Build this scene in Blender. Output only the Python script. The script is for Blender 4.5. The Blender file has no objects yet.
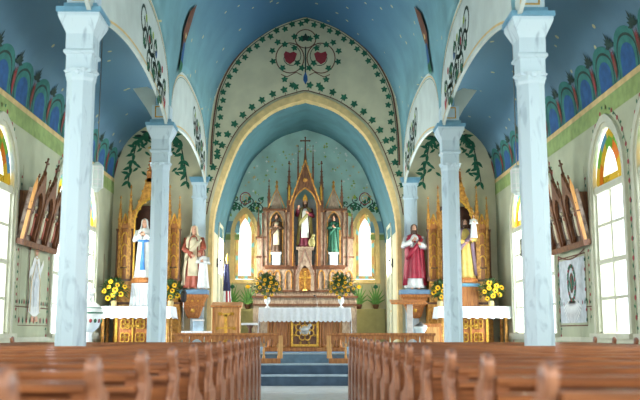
import bpy, bmesh, math, random
from mathutils import Vector, Matrix
random.seed(7)
S = bpy.context.scene
COL = S.collection
PI = math.pi

# ---------------------------------------------------------------- camera
F, TH, YW, EZ = 880.0, math.radians(8.47), math.radians(0.977), 1.05
cd = bpy.data.cameras.new('camera')
cam = bpy.data.objects.new('camera', cd)
COL.objects.link(cam)
cam.location = (0, 0, EZ)
cam.rotation_euler = (PI / 2 + TH, 0, -YW)
cd.sensor_width = 36
cd.lens = F * 36 / 640
cd.dof.use_dof = True
cd.dof.focus_distance = 21
cd.dof.aperture_fstop = 2.0
S.camera = cam

# ---------------------------------------------------------------- light
W = bpy.data.worlds.new('world')
S.world = W
W.use_nodes = True
bg = W.node_tree.nodes['Background']
bg.inputs[0].default_value = (0.86, 0.95, 1.0, 1)
bg.inputs[1].default_value = 2.0
S.view_settings.view_transform = 'Standard'
S.view_settings.look = 'None'
S.view_settings.gamma = 1
S.view_settings.exposure = 0.72


def area(name, loc, rot, sx, sy, power, color=(1, 1, 1)):
    l = bpy.data.lights.new(name, 'AREA')
    l.shape = 'RECTANGLE'
    l.size, l.size_y, l.energy, l.color = sx, sy, power, color
    o = bpy.data.objects.new(name, l)
    o.location, o.rotation_euler = loc, rot
    COL.objects.link(o)
    return o


WIN_Y = [0.3, 2.35, 6.3, 8.35, 12.35, 14.4, 18.4, 20.45]
for sgn in (-1, 1):
    for y in WIN_Y:
        area('window_daylight', (sgn * 5.75, y, 2.9), (0, sgn * PI / 2, 0), 3.6, 1.6, 85 if y < 9 else (62 if y < 16 else 330), (0.95, 0.98, 1.0))
    area('apse_side_daylight', (sgn * 3.1, 25.0, 3.5), (0, sgn * PI / 2, 0), 1.8, 1.4, 420, (1.0, 0.97, 0.88))
area('rear_fill_light', (0, -2.4, 3.1), (PI / 2, 0, 0), 6.0, 2.4, 130, (0.95, 0.98, 1.0))  # added fill lamp behind the nave, outside an unseen opening


# ---------------------------------------------------------------- materials
def lin(c):
    return c / 12.92 if c <= 0.04045 else ((c + 0.055) / 1.055) ** 2.4


def rgb(c, k=1.0):
    return tuple(min(1, lin(v / 255) * k) for v in c) + (1,)


MATS = {}


def mat(name, c, rough=0.6, metal=0.0, var=0.12, scale=6, stretch=None, bump=0.0, spec=0.5, c2=None, dist=0.0, lo=.35, hi=.65):
    m = bpy.data.materials.new(name)
    m.use_nodes = True
    nt = m.node_tree
    b = nt.nodes['Principled BSDF']
    b.inputs['Roughness'].default_value = rough
    b.inputs['Metallic'].default_value = metal
    b.inputs['Specular IOR Level'].default_value = spec
    tc = nt.nodes.new('ShaderNodeTexCoord')
    mp = nt.nodes.new('ShaderNodeMapping')
    nt.links.new(tc.outputs['Object'], mp.inputs[0])
    if stretch:
        mp.inputs['Scale'].default_value = stretch
    n = nt.nodes.new('ShaderNodeTexNoise')
    n.inputs['Scale'].default_value = scale
    n.inputs['Detail'].default_value = 4
    n.inputs['Distortion'].default_value = dist
    nt.links.new(mp.outputs[0], n.inputs['Vector'])
    r = nt.nodes.new('ShaderNodeValToRGB')
    r.color_ramp.elements[0].position = lo
    r.color_ramp.elements[1].position = hi
    r.color_ramp.elements[0].color = rgb(c2) if c2 else rgb(c, 1 - 2 * var)
    r.color_ramp.elements[1].color = rgb(c, 1 + var)
    nt.links.new(n.outputs['Fac'], r.inputs[0])
    nt.links.new(r.outputs[0], b.inputs['Base Color'])
    if bump:
        bp = nt.nodes.new('ShaderNodeBump')
        bp.inputs['Strength'].default_value = bump
        bp.inputs['Distance'].default_value = 0.02
        nt.links.new(n.outputs['Fac'], bp.inputs['Height'])
        nt.links.new(bp.outputs[0], b.inputs['Normal'])
    MATS[name] = m
    return m


def glass(name, c, k=1.0):
    m = bpy.data.materials.new(name)
    m.use_nodes = True
    nt = m.node_tree
    nt.nodes.remove(nt.nodes['Principled BSDF'])
    out = nt.nodes['Material Output']
    t = nt.nodes.new('ShaderNodeBsdfTransparent')
    t.inputs[0].default_value = rgb(c, k)
    g = nt.nodes.new('ShaderNodeBsdfGlossy')
    g.inputs['Roughness'].default_value = 0.1
    mx = nt.nodes.new('ShaderNodeMixShader')
    mx.inputs[0].default_value = 0.05
    nt.links.new(t.outputs[0], mx.inputs[1])
    nt.links.new(g.outputs[0], mx.inputs[2])
    nt.links.new(mx.outputs[0], out.inputs[0])
    return m


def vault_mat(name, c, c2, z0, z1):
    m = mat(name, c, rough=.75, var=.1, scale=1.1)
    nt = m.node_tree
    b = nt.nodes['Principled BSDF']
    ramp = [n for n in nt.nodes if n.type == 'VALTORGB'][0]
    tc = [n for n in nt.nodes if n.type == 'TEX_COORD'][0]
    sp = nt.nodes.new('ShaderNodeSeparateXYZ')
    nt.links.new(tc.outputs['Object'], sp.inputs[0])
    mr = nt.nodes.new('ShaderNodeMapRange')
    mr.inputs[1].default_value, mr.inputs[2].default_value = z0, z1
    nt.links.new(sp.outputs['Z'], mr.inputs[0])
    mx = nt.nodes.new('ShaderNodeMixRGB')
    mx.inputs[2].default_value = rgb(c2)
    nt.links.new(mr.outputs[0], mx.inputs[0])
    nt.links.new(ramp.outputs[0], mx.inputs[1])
    # stencilled gold stars
    v = nt.nodes.new('ShaderNodeTexVoronoi')
    v.inputs['Scale'].default_value = 2.3
    nt.links.new(tc.outputs['Object'], v.inputs['Vector'])
    lt = nt.nodes.new('ShaderNodeMath')
    lt.operation = 'LESS_THAN'
    lt.inputs[1].default_value = 0.1
    nt.links.new(v.outputs['Distance'], lt.inputs[0])
    m2 = nt.nodes.new('ShaderNodeMixRGB')
    m2.inputs[2].default_value = rgb((196, 190, 140))
    nt.links.new(lt.outputs[0], m2.inputs[0])
    nt.links.new(mx.outputs[0], m2.inputs[1])
    nt.links.new(m2.outputs[0], b.inputs['Base Color'])
    return m


M = {}
M['cream'] = mat('cream_plaster', (212, 205, 170), .8, var=.05, scale=2)
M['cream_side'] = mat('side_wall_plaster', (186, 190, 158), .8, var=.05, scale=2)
M['lunette'] = mat('lunette_plaster', (200, 212, 205), .8, var=.05, scale=2)
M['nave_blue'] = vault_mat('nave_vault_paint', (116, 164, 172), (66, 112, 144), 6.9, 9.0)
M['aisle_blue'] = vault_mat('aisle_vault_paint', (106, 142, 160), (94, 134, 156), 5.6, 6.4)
M['apse_blue'] = mat('apse_vault_paint', (80, 126, 134), .8, var=.08, scale=2)
M['apse_teal'] = mat('apse_wall_teal', (178, 214, 206), .8, var=.08, scale=2)
M['marble'] = mat('painted_marble', (190, 209, 216), .35, c2=(164, 186, 197), scale=5, stretch=(1, 1, .3), dist=2.2, lo=.3, hi=.46)
M['trim_blue'] = mat('blue_trim_paint', (112, 162, 186), .5, var=.06)
M['shelf_blue'] = mat('grey_blue_shelf', (112, 142, 166), .5, var=.06)
M['floor'] = mat('aisle_floor', (206, 210, 206), .35, var=.06, scale=5)
M['carpet'] = mat('blue_carpet', (120, 150, 176), .9, var=.1, scale=40, bump=.3)
M['pew'] = mat('pew_wood', (156, 94, 52), .3, c2=(110, 62, 34), scale=5, stretch=(.5, 9, 9), dist=.4)
M['pew_end'] = mat('pew_end_wood', (168, 112, 80), .38, c2=(128, 80, 54), scale=5, stretch=(9, 3, .6), dist=.4)
M['pew_knob'] = mat('worn_pew_knob', (120, 88, 78), .35, var=.12)
M['oak'] = mat('oak_wood', (196, 128, 66), .4, c2=(164, 96, 44), scale=5, stretch=(6, 6, .8), dist=.4)
M['oak_light'] = mat('light_oak_wood', (226, 170, 100), .4, c2=(204, 142, 78), scale=5, stretch=(6, 6, .8), dist=.4)
M['walnut'] = mat('walnut_wood', (140, 92, 58), .45, c2=(96, 58, 38), scale=6, stretch=(5, 5, .8), dist=.4)
M['altar_wood'] = mat('marbled_altar_wood', (176, 154, 130), .4, c2=(132, 106, 86), scale=5, stretch=(3, 3, 1), dist=1.2)
M['redwood'] = mat('red_brown_trim', (108, 66, 38), .45, var=.15)
M['gold'] = mat('gilding', (226, 172, 66), .32, metal=.45, var=.15, scale=20, bump=.2)
M['gold_wood'] = mat('gilded_carved_wood', (220, 162, 74), .38, metal=.15, c2=(172, 110, 44), scale=14, bump=.3)
M['cloth'] = mat('white_linen', (238, 242, 242), .85, var=.03, scale=20)
M['white'] = mat('white_paint', (236, 238, 234), .5, var=.03)
M['offwhite'] = mat('window_frame_paint', (208, 208, 184), .5, var=.04)
M['green_leaf'] = mat('painted_green', (38, 106, 76), .8, var=.15)
M['dark_leaf'] = mat('painted_dark_green', (40, 66, 56), .8, var=.15)
M['lime'] = mat('painted_lime', (150, 178, 72), .8, var=.1)
M['vine'] = mat('painted_brown', (112, 74, 56), .8, var=.1)
M['red'] = mat('painted_red', (158, 54, 62), .8, var=.1)
M['ochre'] = mat('painted_ochre', (218, 190, 130), .8, var=.08)
M['bandgreen'] = mat('painted_green_band', (150, 172, 104), .8, var=.1)
M['teal'] = mat('painted_teal', (54, 124, 114), .8, var=.1)
M['deepblue'] = mat('painted_blue', (40, 90, 142), .8, var=.12)
M['white_glass'] = glass('clear_glass', (250, 252, 255))
M['g_yellow'] = glass('amber_glass', (255, 205, 70), 0.25)
M['g_green'] = glass('green_glass', (140, 200, 90), 0.25)
M['g_blue'] = glass('blue_glass', (100, 170, 230), 0.25)
M['g_teal'] = glass('teal_glass', (140, 220, 205), 0.25)
M['g_orange'] = glass('orange_glass', (255, 140, 50), 0.25)
M['a_yellow'] = glass('pale_amber_glass', (255, 222, 120), .25)
M['a_teal'] = glass('pale_teal_glass', (165, 228, 210), .3)
M['a_orange'] = glass('pale_orange_glass', (255, 188, 104), .25)
M['g_milk'] = glass('milk_glass', (255, 250, 225), .75)
M['skin'] = mat('painted_skin', (214, 162, 132), .55, var=.04)
M['s_white'] = mat('white_robe_paint', (226, 228, 222), .55, var=.05)
M['s_cream'] = mat('cream_robe_paint', (222, 208, 172), .55, var=.08)
M['s_blue'] = mat('blue_sash_paint', (70, 136, 206), .5, var=.08)
M['s_red'] = mat('crimson_robe_paint', (158, 34, 56), .5, var=.12)
M['s_rust'] = mat('rust_mantle_paint', (172, 86, 62), .5, var=.1)
M['s_brown'] = mat('brown_robe_paint', (92, 66, 44), .5, var=.12)
M['s_olive'] = mat('olive_robe_paint', (160, 150, 92), .5, var=.12)
M['s_green'] = mat('green_robe_paint', (48, 108, 84), .5, var=.12)
M['s_wine'] = mat('wine_robe_paint', (112, 28, 48), .5, var=.12)
M['s_mauve'] = mat('mauve_mantle_paint', (140, 116, 130), .5, var=.1)
M['s_yellow'] = mat('ochre_robe_paint', (214, 184, 96), .5, var=.1)
M['hair'] = mat('painted_hair', (84, 56, 38), .6, var=.15)
M['dark'] = mat('dark_void', (34, 24, 22), .7, var=.1)
M['niche'] = mat('niche_backing', (206, 212, 214), .7, var=.1)
M['niche_dark'] = mat('side_niche_backing', (84, 48, 34), .7, var=.15)
M['leafplant'] = mat('foliage', (62, 96, 40), .6, var=.2)
M['lilyleaf'] = mat('lily_leaf', (108, 160, 78), .6, var=.15)
M['petal'] = mat('sunflower_petal', (250, 198, 26), .6, var=.08)
M['disc'] = mat('sunflower_disc', (88, 56, 26), .8, var=.15)
M['black'] = mat('black_plastic', (26, 27, 30), .5, var=.1)
M['metal'] = mat('aged_metal', (150, 146, 140), .3, metal=.8, var=.1)
M['flagblue'] = mat('flag_navy', (34, 38, 84), .7, var=.1)
M['flagred'] = mat('flag_red', (170, 34, 52), .7, var=.1)
M['relief'] = mat('relief_plaster', (168, 152, 136), .6, c2=(96, 72, 64), scale=9, bump=.6)
M['lampglass'] = mat('frosted_lamp_glass', (222, 234, 226), .3, var=.03)


# ---------------------------------------------------------------- helpers
def P(px, py, Y):
    """world x and z of a sight line where it meets depth Y (used to survey sizes)"""
    u, v = (px - 320) / F, (200 - py) / F
    f, z = math.cos(TH) - v * math.sin(TH), math.sin(TH) + v * math.cos(TH)
    x = u * math.cos(YW) + f * math.sin(YW)
    y = f * math.cos(YW) - u * math.sin(YW)
    t = Y / y
    return x * t, EZ + z * t


class MB:
    def __init__(s):
        s.v, s.f, s.m = [], [], []
        s.cur = 0

    def mat(s, i):
        s.cur = i
        return s

    def add(s, vs, fs):
        o = len(s.v)
        s.v += [tuple(p) for p in vs]
        s.f += [tuple(i + o for i in f) for f in fs]
        s.m += [s.cur] * len(fs)
        return s

    def box(s, x0, x1, y0, y1, z0, z1):
        vs = [(x, y, z) for x in (x0, x1) for y in (y0, y1) for z in (z0, z1)]
        return s.add(vs, [(0, 1, 3, 2), (4, 6, 7, 5), (0, 4, 5, 1), (2, 3, 7, 6), (0, 2, 6, 4), (1, 5, 7, 3)])

    def cbox(s, x, y, z, sx, sy, sz):
        return s.box(x - sx / 2, x + sx / 2, y - sy / 2, y + sy / 2, z, z + sz)

    def prism(s, poly, a, b, axis='y'):
        """poly of (u,w): axis y -> (u,a..b,w); axis x -> (a..b,u,w); axis z -> (u,w,a..b)"""
        n = len(poly)
        f = {'y': lambda u, w, t: (u, t, w), 'x': lambda u, w, t: (t, u, w), 'z': lambda u, w, t: (u, w, t)}[axis]
        vs = [f(u, w, a) for u, w in poly] + [f(u, w, b) for u, w in poly]
        fs = [tuple(range(n)), tuple(range(2 * n - 1, n - 1, -1))]
        fs += [(i, i + n, (i + 1) % n + n, (i + 1) % n) for i in range(n)]
        return s.add(vs, fs)

    def strip(s, inner, outer, a, b, axis='y', closed=False):
        """solid band between two equal-length polylines"""
        n = len(inner)
        f = {'y': lambda u, w, t: (u, t, w), 'x': lambda u, w, t: (t, u, w), 'z': lambda u, w, t: (u, w, t)}[axis]
        vs = [f(u, w, t) for pl, t in ((inner, a), (outer, a), (inner, b), (outer, b)) for u, w in pl]
        fs = []
        for i in range(n if closed else n - 1):
            j = (i + 1) % n
            fs += [(i, j, n + j, n + i), (2 * n + i, 3 * n + i, 3 * n + j, 2 * n + j),
                   (i, 2 * n + i, 2 * n + j, j), (n + i, n + j, 3 * n + j, 3 * n + i)]
        if not closed:
            for i in (0, n - 1):
                fs.append((i, n + i, 3 * n + i, 2 * n + i))
        return s.add(vs, fs)

    def loft(s, rings, cap=True, closed=True):
        n = len(rings[0])
        vs = [p for r in rings for p in r]
        fs = []
        for k in range(len(rings) - 1):
            for i in range(n if closed else n - 1):
                j = (i + 1) % n
                fs.append((k * n + i, k * n + j, (k + 1) * n + j, (k + 1) * n + i))
        if cap and closed:
            fs.append(tuple(range(n - 1, -1, -1)))
            fs.append(tuple((len(rings) - 1) * n + i for i in range(n)))
        return s.add(vs, fs)

    def lathe(s, prof, c=(0, 0, 0), n=16, sx=1, sy=1, rot=0):
        rings = [[(c[0] + r * sx * math.cos(rot + 2 * PI * i / n), c[1] + r * sy * math.sin(rot + 2 * PI * i / n), c[2] + z)
                  for i in range(n)] for r, z in prof]
        return s.loft(rings)

    def tube(s, pts, r, n=8):
        pts = [Vector(p) for p in pts]
        rr = r if isinstance(r, (list, tuple)) else [r] * len(pts)
        rings = []
        for i, p in enumerate(pts):
            d = (pts[min(i + 1, len(pts) - 1)] - pts[max(i - 1, 0)]).normalized()
            up = Vector((0, 0, 1)) if abs(d.z) < .9 else Vector((1, 0, 0))
            a = d.cross(up).normalized()
            b = d.cross(a)
            rings.append([p + (a * math.cos(2 * PI * k / n) + b * math.sin(2 * PI * k / n)) * rr[i] for k in range(n)])
        return s.loft(rings)

    def ball(s, c, r, n=10, sx=1, sy=1, sz=1):
        k = max(4, n // 2)
        prof = [(r * max(.02, math.sin(PI * i / k)), -r * math.cos(PI * i / k) * sz) for i in range(k + 1)]
        return s.lathe(prof, c, n, sx, sy)

    def build(s, name, mats, parent=None, smooth=False, loc=None, bevel=0):
        me = bpy.data.meshes.new(name)
        me.from_pydata(s.v, [], s.f)
        mats = mats if isinstance(mats, (list, tuple)) else [mats]
        for m in mats:
            me.materials.append(m)
        for p, i in zip(me.polygons, s.m):
            p.material_index = i
            p.use_smooth = smooth
        b = bmesh.new()
        b.from_mesh(me)
        bmesh.ops.recalc_face_normals(b, faces=b.faces)
        b.to_mesh(me)
        b.free()
        me.update()
        o = bpy.data.objects.new(name, me)
        COL.objects.link(o)
        if parent:
            o.parent = parent
        if loc:
            o.location = loc
        if bevel:
            md = o.modifiers.new('bevel', 'BEVEL')
            md.width, md.segments, md.limit_method = bevel, 2, 'ANGLE'
        return o


def tag(o, label=None, cat=None, group=None, kind=None):
    if label:
        o['label'] = label
    if cat:
        o['category'] = cat
    if group:
        o['group'] = group
    if kind:
        o['kind'] = kind
    return o


def thing(name, label, cat, loc=(0, 0, 0), rz=0, group=None, s=1):
    o = bpy.data.objects.new(name, None)
    o.empty_display_size = .1
    COL.objects.link(o)
    o.location, o.rotation_euler, o.scale = loc, (0, 0, rz), (s, s, s)
    return tag(o, label, cat, group)


def kids(o):
    return [c for c in list(bpy.data.objects) if c.parent == o]


def copy_tree(o, parent=None):
    c = o.copy()
    COL.objects.link(c)
    c.parent = parent
    for k in kids(o):
        copy_tree(k, c)
    return c


def struct(o):
    o['kind'] = 'structure'
    return o


def resample(pts, n):
    L = [0]
    for a, b in zip(pts, pts[1:]):
        L.append(L[-1] + math.dist(a, b))
    out, k = [], 0
    for i in range(n):
        t = L[-1] * i / (n - 1)
        while k < len(L) - 2 and L[k + 1] < t:
            k += 1
        d = L[k + 1] - L[k]
        f = (t - L[k]) / d if d else 0
        out.append((pts[k][0] + (pts[k + 1][0] - pts[k][0]) * f, pts[k][1] + (pts[k + 1][1] - pts[k][1]) * f))
    return out


def pointed(cx, w, spring, rise, n=12):
    """pointed arch from left foot to right foot"""
    R = (rise * rise + w * w) / (2 * w)
    a1 = math.asin(min(1, rise / R))
    left = [(cx - w + R - R * math.cos(a1 * i / n), spring + R * math.sin(a1 * i / n)) for i in range(n + 1)]
    return left + [(2 * cx - x, z) for x, z in reversed(left[:-1])]


def door_shape(cx, w, z0, spring, rise, n=12):
    return [(cx - w, z0)] + pointed(cx, w, spring, rise, n) + [(cx + w, z0)]


def offset_shape(cx, w, z0, spring, rise, d, n=12):
    return door_shape(cx, w + d, z0 - d, spring, rise + d * 1.25, n)


class Decal:
    """flat painted ornament that lies on a surface; surf(a,b,lift) -> point"""
    def __init__(s, surf):
        s.mb, s.surf, s.k = MB(), surf, 0

    def poly(s, pts, m, lift=.004):
        s.k += 1
        s.mb.mat(m).add([s.surf(a, b, lift + (s.k % 7) * .0004) for a, b in pts], [tuple(range(len(pts)))])

    def disc(s, a, b, r, m, lift=.004, n=10, sb=1):
        s.poly([(a + r * math.cos(2 * PI * i / n), b + r * sb * math.sin(2 * PI * i / n)) for i in range(n)], m, lift)

    def leaf(s, a, b, L, w, ang, m, lift=.006):
        c, d = math.cos(ang), math.sin(ang)
        pts = [(0, 0), (.3, .5), (.6, .45), (1, 0), (.6, -.45), (.3, -.5)]
        s.poly([(a + c * u * L - d * v * w, b + d * u * L + c * v * w) for u, v in pts], m, lift)

    def ivy(s, a, b, r, m, ang=0):
        for k in range(5):
            s.leaf(a, b, r, r * .62, ang + PI / 2 + k * 2 * PI / 5, m, .006)

    def line(s, pts, w, m, lift=.004, closed=False):
        n = len(pts)
        L, R = [], []
        for i, p in enumerate(pts):
            q, r = pts[(i + 1) % n if closed else min(i + 1, n - 1)], pts[i - 1 if (closed or i) else 0]
            dx, dy = q[0] - r[0], q[1] - r[1]
            d = math.hypot(dx, dy) or 1
            L.append((p[0] - dy / d * w / 2, p[1] + dx / d * w / 2))
            R.append((p[0] + dy / d * w / 2, p[1] - dx / d * w / 2))
        s.mb.mat(m)
        vs = [s.surf(a, b, lift) for a, b in L + R]
        s.mb.add(vs, [(i, (i + 1) % n, (i + 1) % n + n, i + n) for i in range(n if closed else n - 1)])

    def scroll(s, a, b, r, w, m, turns=1.3, a0=0, cw=1):
        pts = []
        for i in range(19):
            t = i / 18
            rad = r * (1 - .75 * t)
            an = a0 + cw * turns * 2 * PI * t
            pts.append((a + rad * math.cos(an), b + rad * math.sin(an)))
        s.line(pts, w, m)

    def vine(s, pts, w, amp, m, leaves=None, every=3, leaf=.1):
        """stem along pts with curls and leaves on both sides"""
        s.line(pts, w, m)
        n = len(pts)
        for i in range(1, n - 1, every):
            dx, dy = pts[i + 1][0] - pts[i - 1][0], pts[i + 1][1] - pts[i - 1][1]
            an = math.atan2(dy, dx)
            sd = 1 if (i // every) % 2 else -1
            cx, cy = pts[i][0] - math.sin(an) * amp * sd, pts[i][1] + math.cos(an) * amp * sd
            s.scroll(cx, cy, amp, w, m, 1.1, an - sd * PI / 2, sd)
            if leaves:
                s.leaf(cx, cy, leaf, leaf * .6, an + sd * 1.2, leaves[i % len(leaves)])

    def build(s, name, mats, parent):
        return s.mb.build(name, mats, parent)


DM = [M['green_leaf'], M['dark_leaf'], M['lime'], M['vine'], M['red'], M['ochre'], M['deepblue'], M['teal'], M['white'], M['bandgreen'], M['trim_blue']]
GRN, DGR, LIM, VIN, RED, OCH, BLU, TEA, WHI, BND = range(10)

# ================================================================= STRUCTURE
YB = 23.0            # chancel wall
YA = 26.55           # apse rear wall
XW = 5.05            # side walls
Y0 = -1.8

# floor and raised sanctuary
struct(MB().box(-XW - .3, XW + .3, Y0, YB + 4, -.2, 0).build('floor', M['floor']))
struct(MB().box(-XW, XW, 18.6, YA, 0, .6).build('floor_sanctuary', M['carpet']))

# nave barrel profile (x, z), left half from the springing to the crown
NP = [(2.60, 4.95), (2.60, 5.5), (2.575, 6.15), (2.51, 6.8), (2.40, 7.38), (2.10, 8.05), (1.64, 8.63), (1.0, 9.12), (.5, 9.36), (0, 9.52)]


def spline(p, n=8):
    out = []
    for i in range(len(p) - 1):
        a, b, c, d_ = p[max(i - 1, 0)], p[i], p[i + 1], p[min(i + 2, len(p) - 1)]
        for k in range(n):
            t = k / n
            out.append(tuple(.5 * (2 * b[j] + (c[j] - a[j]) * t + (2 * a[j] - 5 * b[j] + 4 * c[j] - d_[j]) * t * t + (3 * b[j] - a[j] - 3 * c[j] + d_[j]) * t ** 3) for j in (0, 1)))
    return out + [p[-1]]


NP = spline(NP, 5)


def np_x(z):
    for (xa, za), (xb, zb) in zip(NP, NP[1:]):
        if z <= zb:
            return xa + (xb - xa) * (z - za) / (zb - za)
    return 0


BAYS = [(-1.8, 4.5), (4.5, 10.5), (10.5, 16.5), (16.5, 23.0)]


def lun(y):
    for a, b in BAYS:
        if a <= y <= b:
            t = abs((y - (a + b) / 2) / ((b - a) / 2 - .1))
            return 4.97 + (1.62 * (1 - t ** 2.6) ** (1 / 2.6) if t < 1 else 0)
    return 4.97


def nave_ring(y):
    z0 = lun(y)
    x0 = np_x(z0)
    half = [(-2.60, z0), (-(2.6 + x0) / 2, z0)]
    pr = resample([(-x, z) for x, z in NP], 80)
    pts = [(-x0, z0)] + [p for p in pr if p[1] > z0]
    half += resample(pts, 26)
    full = half + [(-x, z) for x, z in reversed(half[:-1])]
    return [(x, y, z) for x, z in full]


ys = []
for a, b in BAYS:
    for i in range(28):
        t = -math.cos(PI * i / 28)
        ys.append((a + b) / 2 + t * (b - a) / 2)
ys.append(23.0)
mb = MB()
mb.loft([nave_ring(y) for y in ys], cap=False, closed=False)
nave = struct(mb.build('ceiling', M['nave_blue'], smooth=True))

def aisle_sec(t, l=0):
    # section of the aisle vault, t = 0 at the side wall, 1 at the arcade
    return 3.85 + (1.2 - l) * math.cos(PI * t), 5.03 + .40 * t + (1.33 - l) * math.sin(PI * t)


# arcade walls with lunettes, and aisle vaults
for sg, side in ((-1, 'left'), (1, 'right')):
    mb = MB()
    for a, b in BAYS:
        n = 41
        top = resample([(a + .06, 4.9)] + [(y, lun(y)) for y in [a + .1 + (b - a - .2) * (1 - math.cos(PI * i / 60)) / 2 for i in range(61)]] + [(b - .06, 4.9)], n)
        low = [(a + .26 + (b - a - .52) * i / (n - 1), 4.9 + .40 * math.sin(PI * i / (n - 1)) ** .7) for i in range(n)]
        mb.strip(low, top, sg * 2.60, sg * 2.65, 'x')
    wl = struct(mb.build('wall_arcade_' + side, M['lunette']))
    # painted scrollwork on the two visible lunettes
    d = Decal(lambda a, b, l, sg=sg: (sg * (2.60 - l), a, b))
    for a, b in BAYS[1:]:
        c, h = (a + b) / 2, (b - a) / 2 - .1
        edge = [(y, lun(y) - .07) for y in [c + t * (h - .1) for t in [-math.cos(PI * i / 60) for i in range(61)]]]
        d.line(edge, .03, OCH)
        d.line([(y, z - .05) for y, z in edge], .012, GRN)
        n = 41
        low = [(a + .34 + (b - a - .68) * i / (n - 1), 4.97 + .40 * math.sin(PI * i / (n - 1)) ** .7) for i in range(n)]
        d.line(low, .035, OCH)
        for e in (1,):
            yy = c + e * h
            st = [(yy - e * (.7 + 1.9 * t), 5.22 + .62 * t ** .8 + .09 * math.sin(t * 14)) for t in [i / 24 for i in range(25)]]
            d.vine(st, .075, .2, DGR, [LIM, GRN, LIM, GRN], 2, .22)
            d.scroll(st[-1][0] - e * .2, st[-1][1] + .05, .3, .06, DGR, 1.2, 0, e)
            for k in range(4):
                d.leaf(yy - e * .6, 5.08, .28, .05, PI / 2 + (k - 1.5) * .35, RED)
            for k in range(7):
                d.disc(yy - e * (.6 + .33 * k), 5.5 + .1 * k + .16 * math.sin(k * 2.1), .07, [LIM, RED, LIM, BLU][k % 4])
    d.build('painted_scrollwork', DM, wl)
    # curved aisle vault
    def av(y, t, l=0, sg=sg):
        x, z = aisle_sec(t, l)
        return (sg * x, y, z)
    mb = MB()
    mb.loft([[av(y, i / 24) for i in range(25)] for y in (Y0, 4, 10, 16, YB)], cap=False, closed=False)
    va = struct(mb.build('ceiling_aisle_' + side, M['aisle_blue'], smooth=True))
    LEN = 4.0
    d = Decal(lambda a, b, l: av(a, b / LEN, l + .006))
    p = 1.03
    y = 8.0
    while y < 22.9:
        w = .45
        for m_, ww, hh, lf in ((TEA, .48, .66, .004), (DGR, .40, .56, .007), (TEA, .37, .52, .010), (BLU, .28, .42, .013)):
            pts = [(y - ww, 0)] + [(y + ww * math.cos(PI - PI * i / 14), hh * .45 + hh * .55 * math.sin(PI * i / 14)) for i in range(15)] + [(y + ww, 0)]
            # split the tall shape in vertical slices so it hugs the curve
            for q in range(len(pts) - 1):
                (a1, b1), (a2, b2) = pts[q], pts[q + 1]
                if abs(a2 - a1) < 1e-5:
                    continue
                for r_ in range(5):
                    f0, f1 = r_ / 5, (r_ + 1) / 5
                    d.mb.mat(m_).add([d.surf(a1, b1 * f0, lf), d.surf(a2, b2 * f0, lf), d.surf(a2, b2 * f1, lf), d.surf(a1, b1 * f1, lf)], [(0, 1, 2, 3)])
        for k in range(7):
            d.leaf(y + p / 2, .52, .25 if k == 3 else .19, .06, PI / 2 + (k - 3) * .48, DGR, .016)
        for k in range(3):
            d.leaf(y + p / 2, .0, .5, .07, PI / 2 + (k - 1) * .12, RED if k == 1 else VIN, .018)
        y += p
    d.build('painted_arch_border', DM, va)
    # groin spur springing from the inner column to the aisle side
    mb = MB()
    for yc in (10.5, 16.5):
        pts = [(2.88, 5.0), (2.96, 5.12), (3.05, 5.28), (3.32, 5.66), (3.05, 5.70), (2.88, 5.6)]
        mb.prism([(sg * x, z) for x, z in pts], yc - .02, yc + .06)
    mb.build('groin_spur', M['lunette'], wl)


# side walls with window openings
WH = .78       # glass half width
W0, WS, WR = .98, 3.55, 1.0     # sill, springing, arch rise
def side_wall(sg, side):
    mb = MB()
    cuts = [Y0]
    for y in WIN_Y:
        cuts += [y - WH, y + WH]
    cuts.append(YB + .3)
    a, b = sg * XW, sg * (XW + .3)
    for i in range(0, len(cuts), 2):
        mb.box(a, b, cuts[i], cuts[i + 1], 0, 5.06)
    for y in WIN_Y:
        mb.box(a, b, y - WH, y + WH, 0, W0)
        arch = pointed(y, WH, WS, WR, 10)
        n = len(arch)
        mb.strip(arch, [(y - WH + 2 * WH * i / (n - 1), 5.06) for i in range(n)], a, b, 'x')
    w = struct(mb.build('wall_' + side, M['cream_side']))
    d = Decal(lambda a_, b_, l: (sg * (XW - l), a_, b_))
    # green band under the vault and line of ochre
    d.poly([(8, 4.62), (YB, 4.62), (YB, 4.93), (8, 4.93)], BND)
    d.poly([(8, 4.93), (YB, 4.93), (YB, 5.03), (8, 5.03)], OCH, .009)
    # roses around each window
    for y in WIN_Y[4:]:
        sh = resample(offset_shape(y, WH, 1.0, WS, WR, .2), 60)
        d.line(sh, .015, DGR)
        for i, (a_, b_) in enumerate(sh):
            if i % 2:
                d.disc(a_, b_, .042, RED)
            else:
                d.leaf(a_, b_, .09, .05, i * 1.7, GRN)
    for yl in (15.55, 17.6):
        for k in range(20):
            z = 1.3 + k * .13
            d.disc(yl, z, .03, RED if k % 2 else GRN)
        d.line([(yl + .06, 1.2), (yl + .06, 4.0)], .012, VIN)
    for k in range(16):
        d.leaf(15.6 + k * .13, 1.52, .1, .06, PI / 2, GRN if k % 3 else RED)
    d.line([(15.5, 1.48), (17.65, 1.48)], .02, VIN)
    d.build('painted_border', DM, w)
    # rail under the sills
    struct(MB().box(sg * (XW - .05), sg * XW, Y0, 18.55, 0, .22).build('baseboard_' + side, M['offwhite']))
    struct(MB().box(sg * (XW - .04), sg * XW, Y0, YB, .86, .94).build('trim_' + side, M['offwhite']))
    return w


side_wall(-1, 'left')
side_wall(1, 'right')

mb = MB()
mb.box(-XW - .3, -3.0, Y0 - .3, Y0, 0, 9.7).box(3.0, XW + .3, Y0 - .3, Y0, 0, 9.7).box(-3, 3, Y0 - .3, Y0, 0, 1.8).box(-3, 3, Y0 - .3, Y0, 4.4, 9.7)  # rear wall out of view; wide opening added to admit the fill lamp
struct(mb.build('wall_rear', M['cream_side']))

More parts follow.
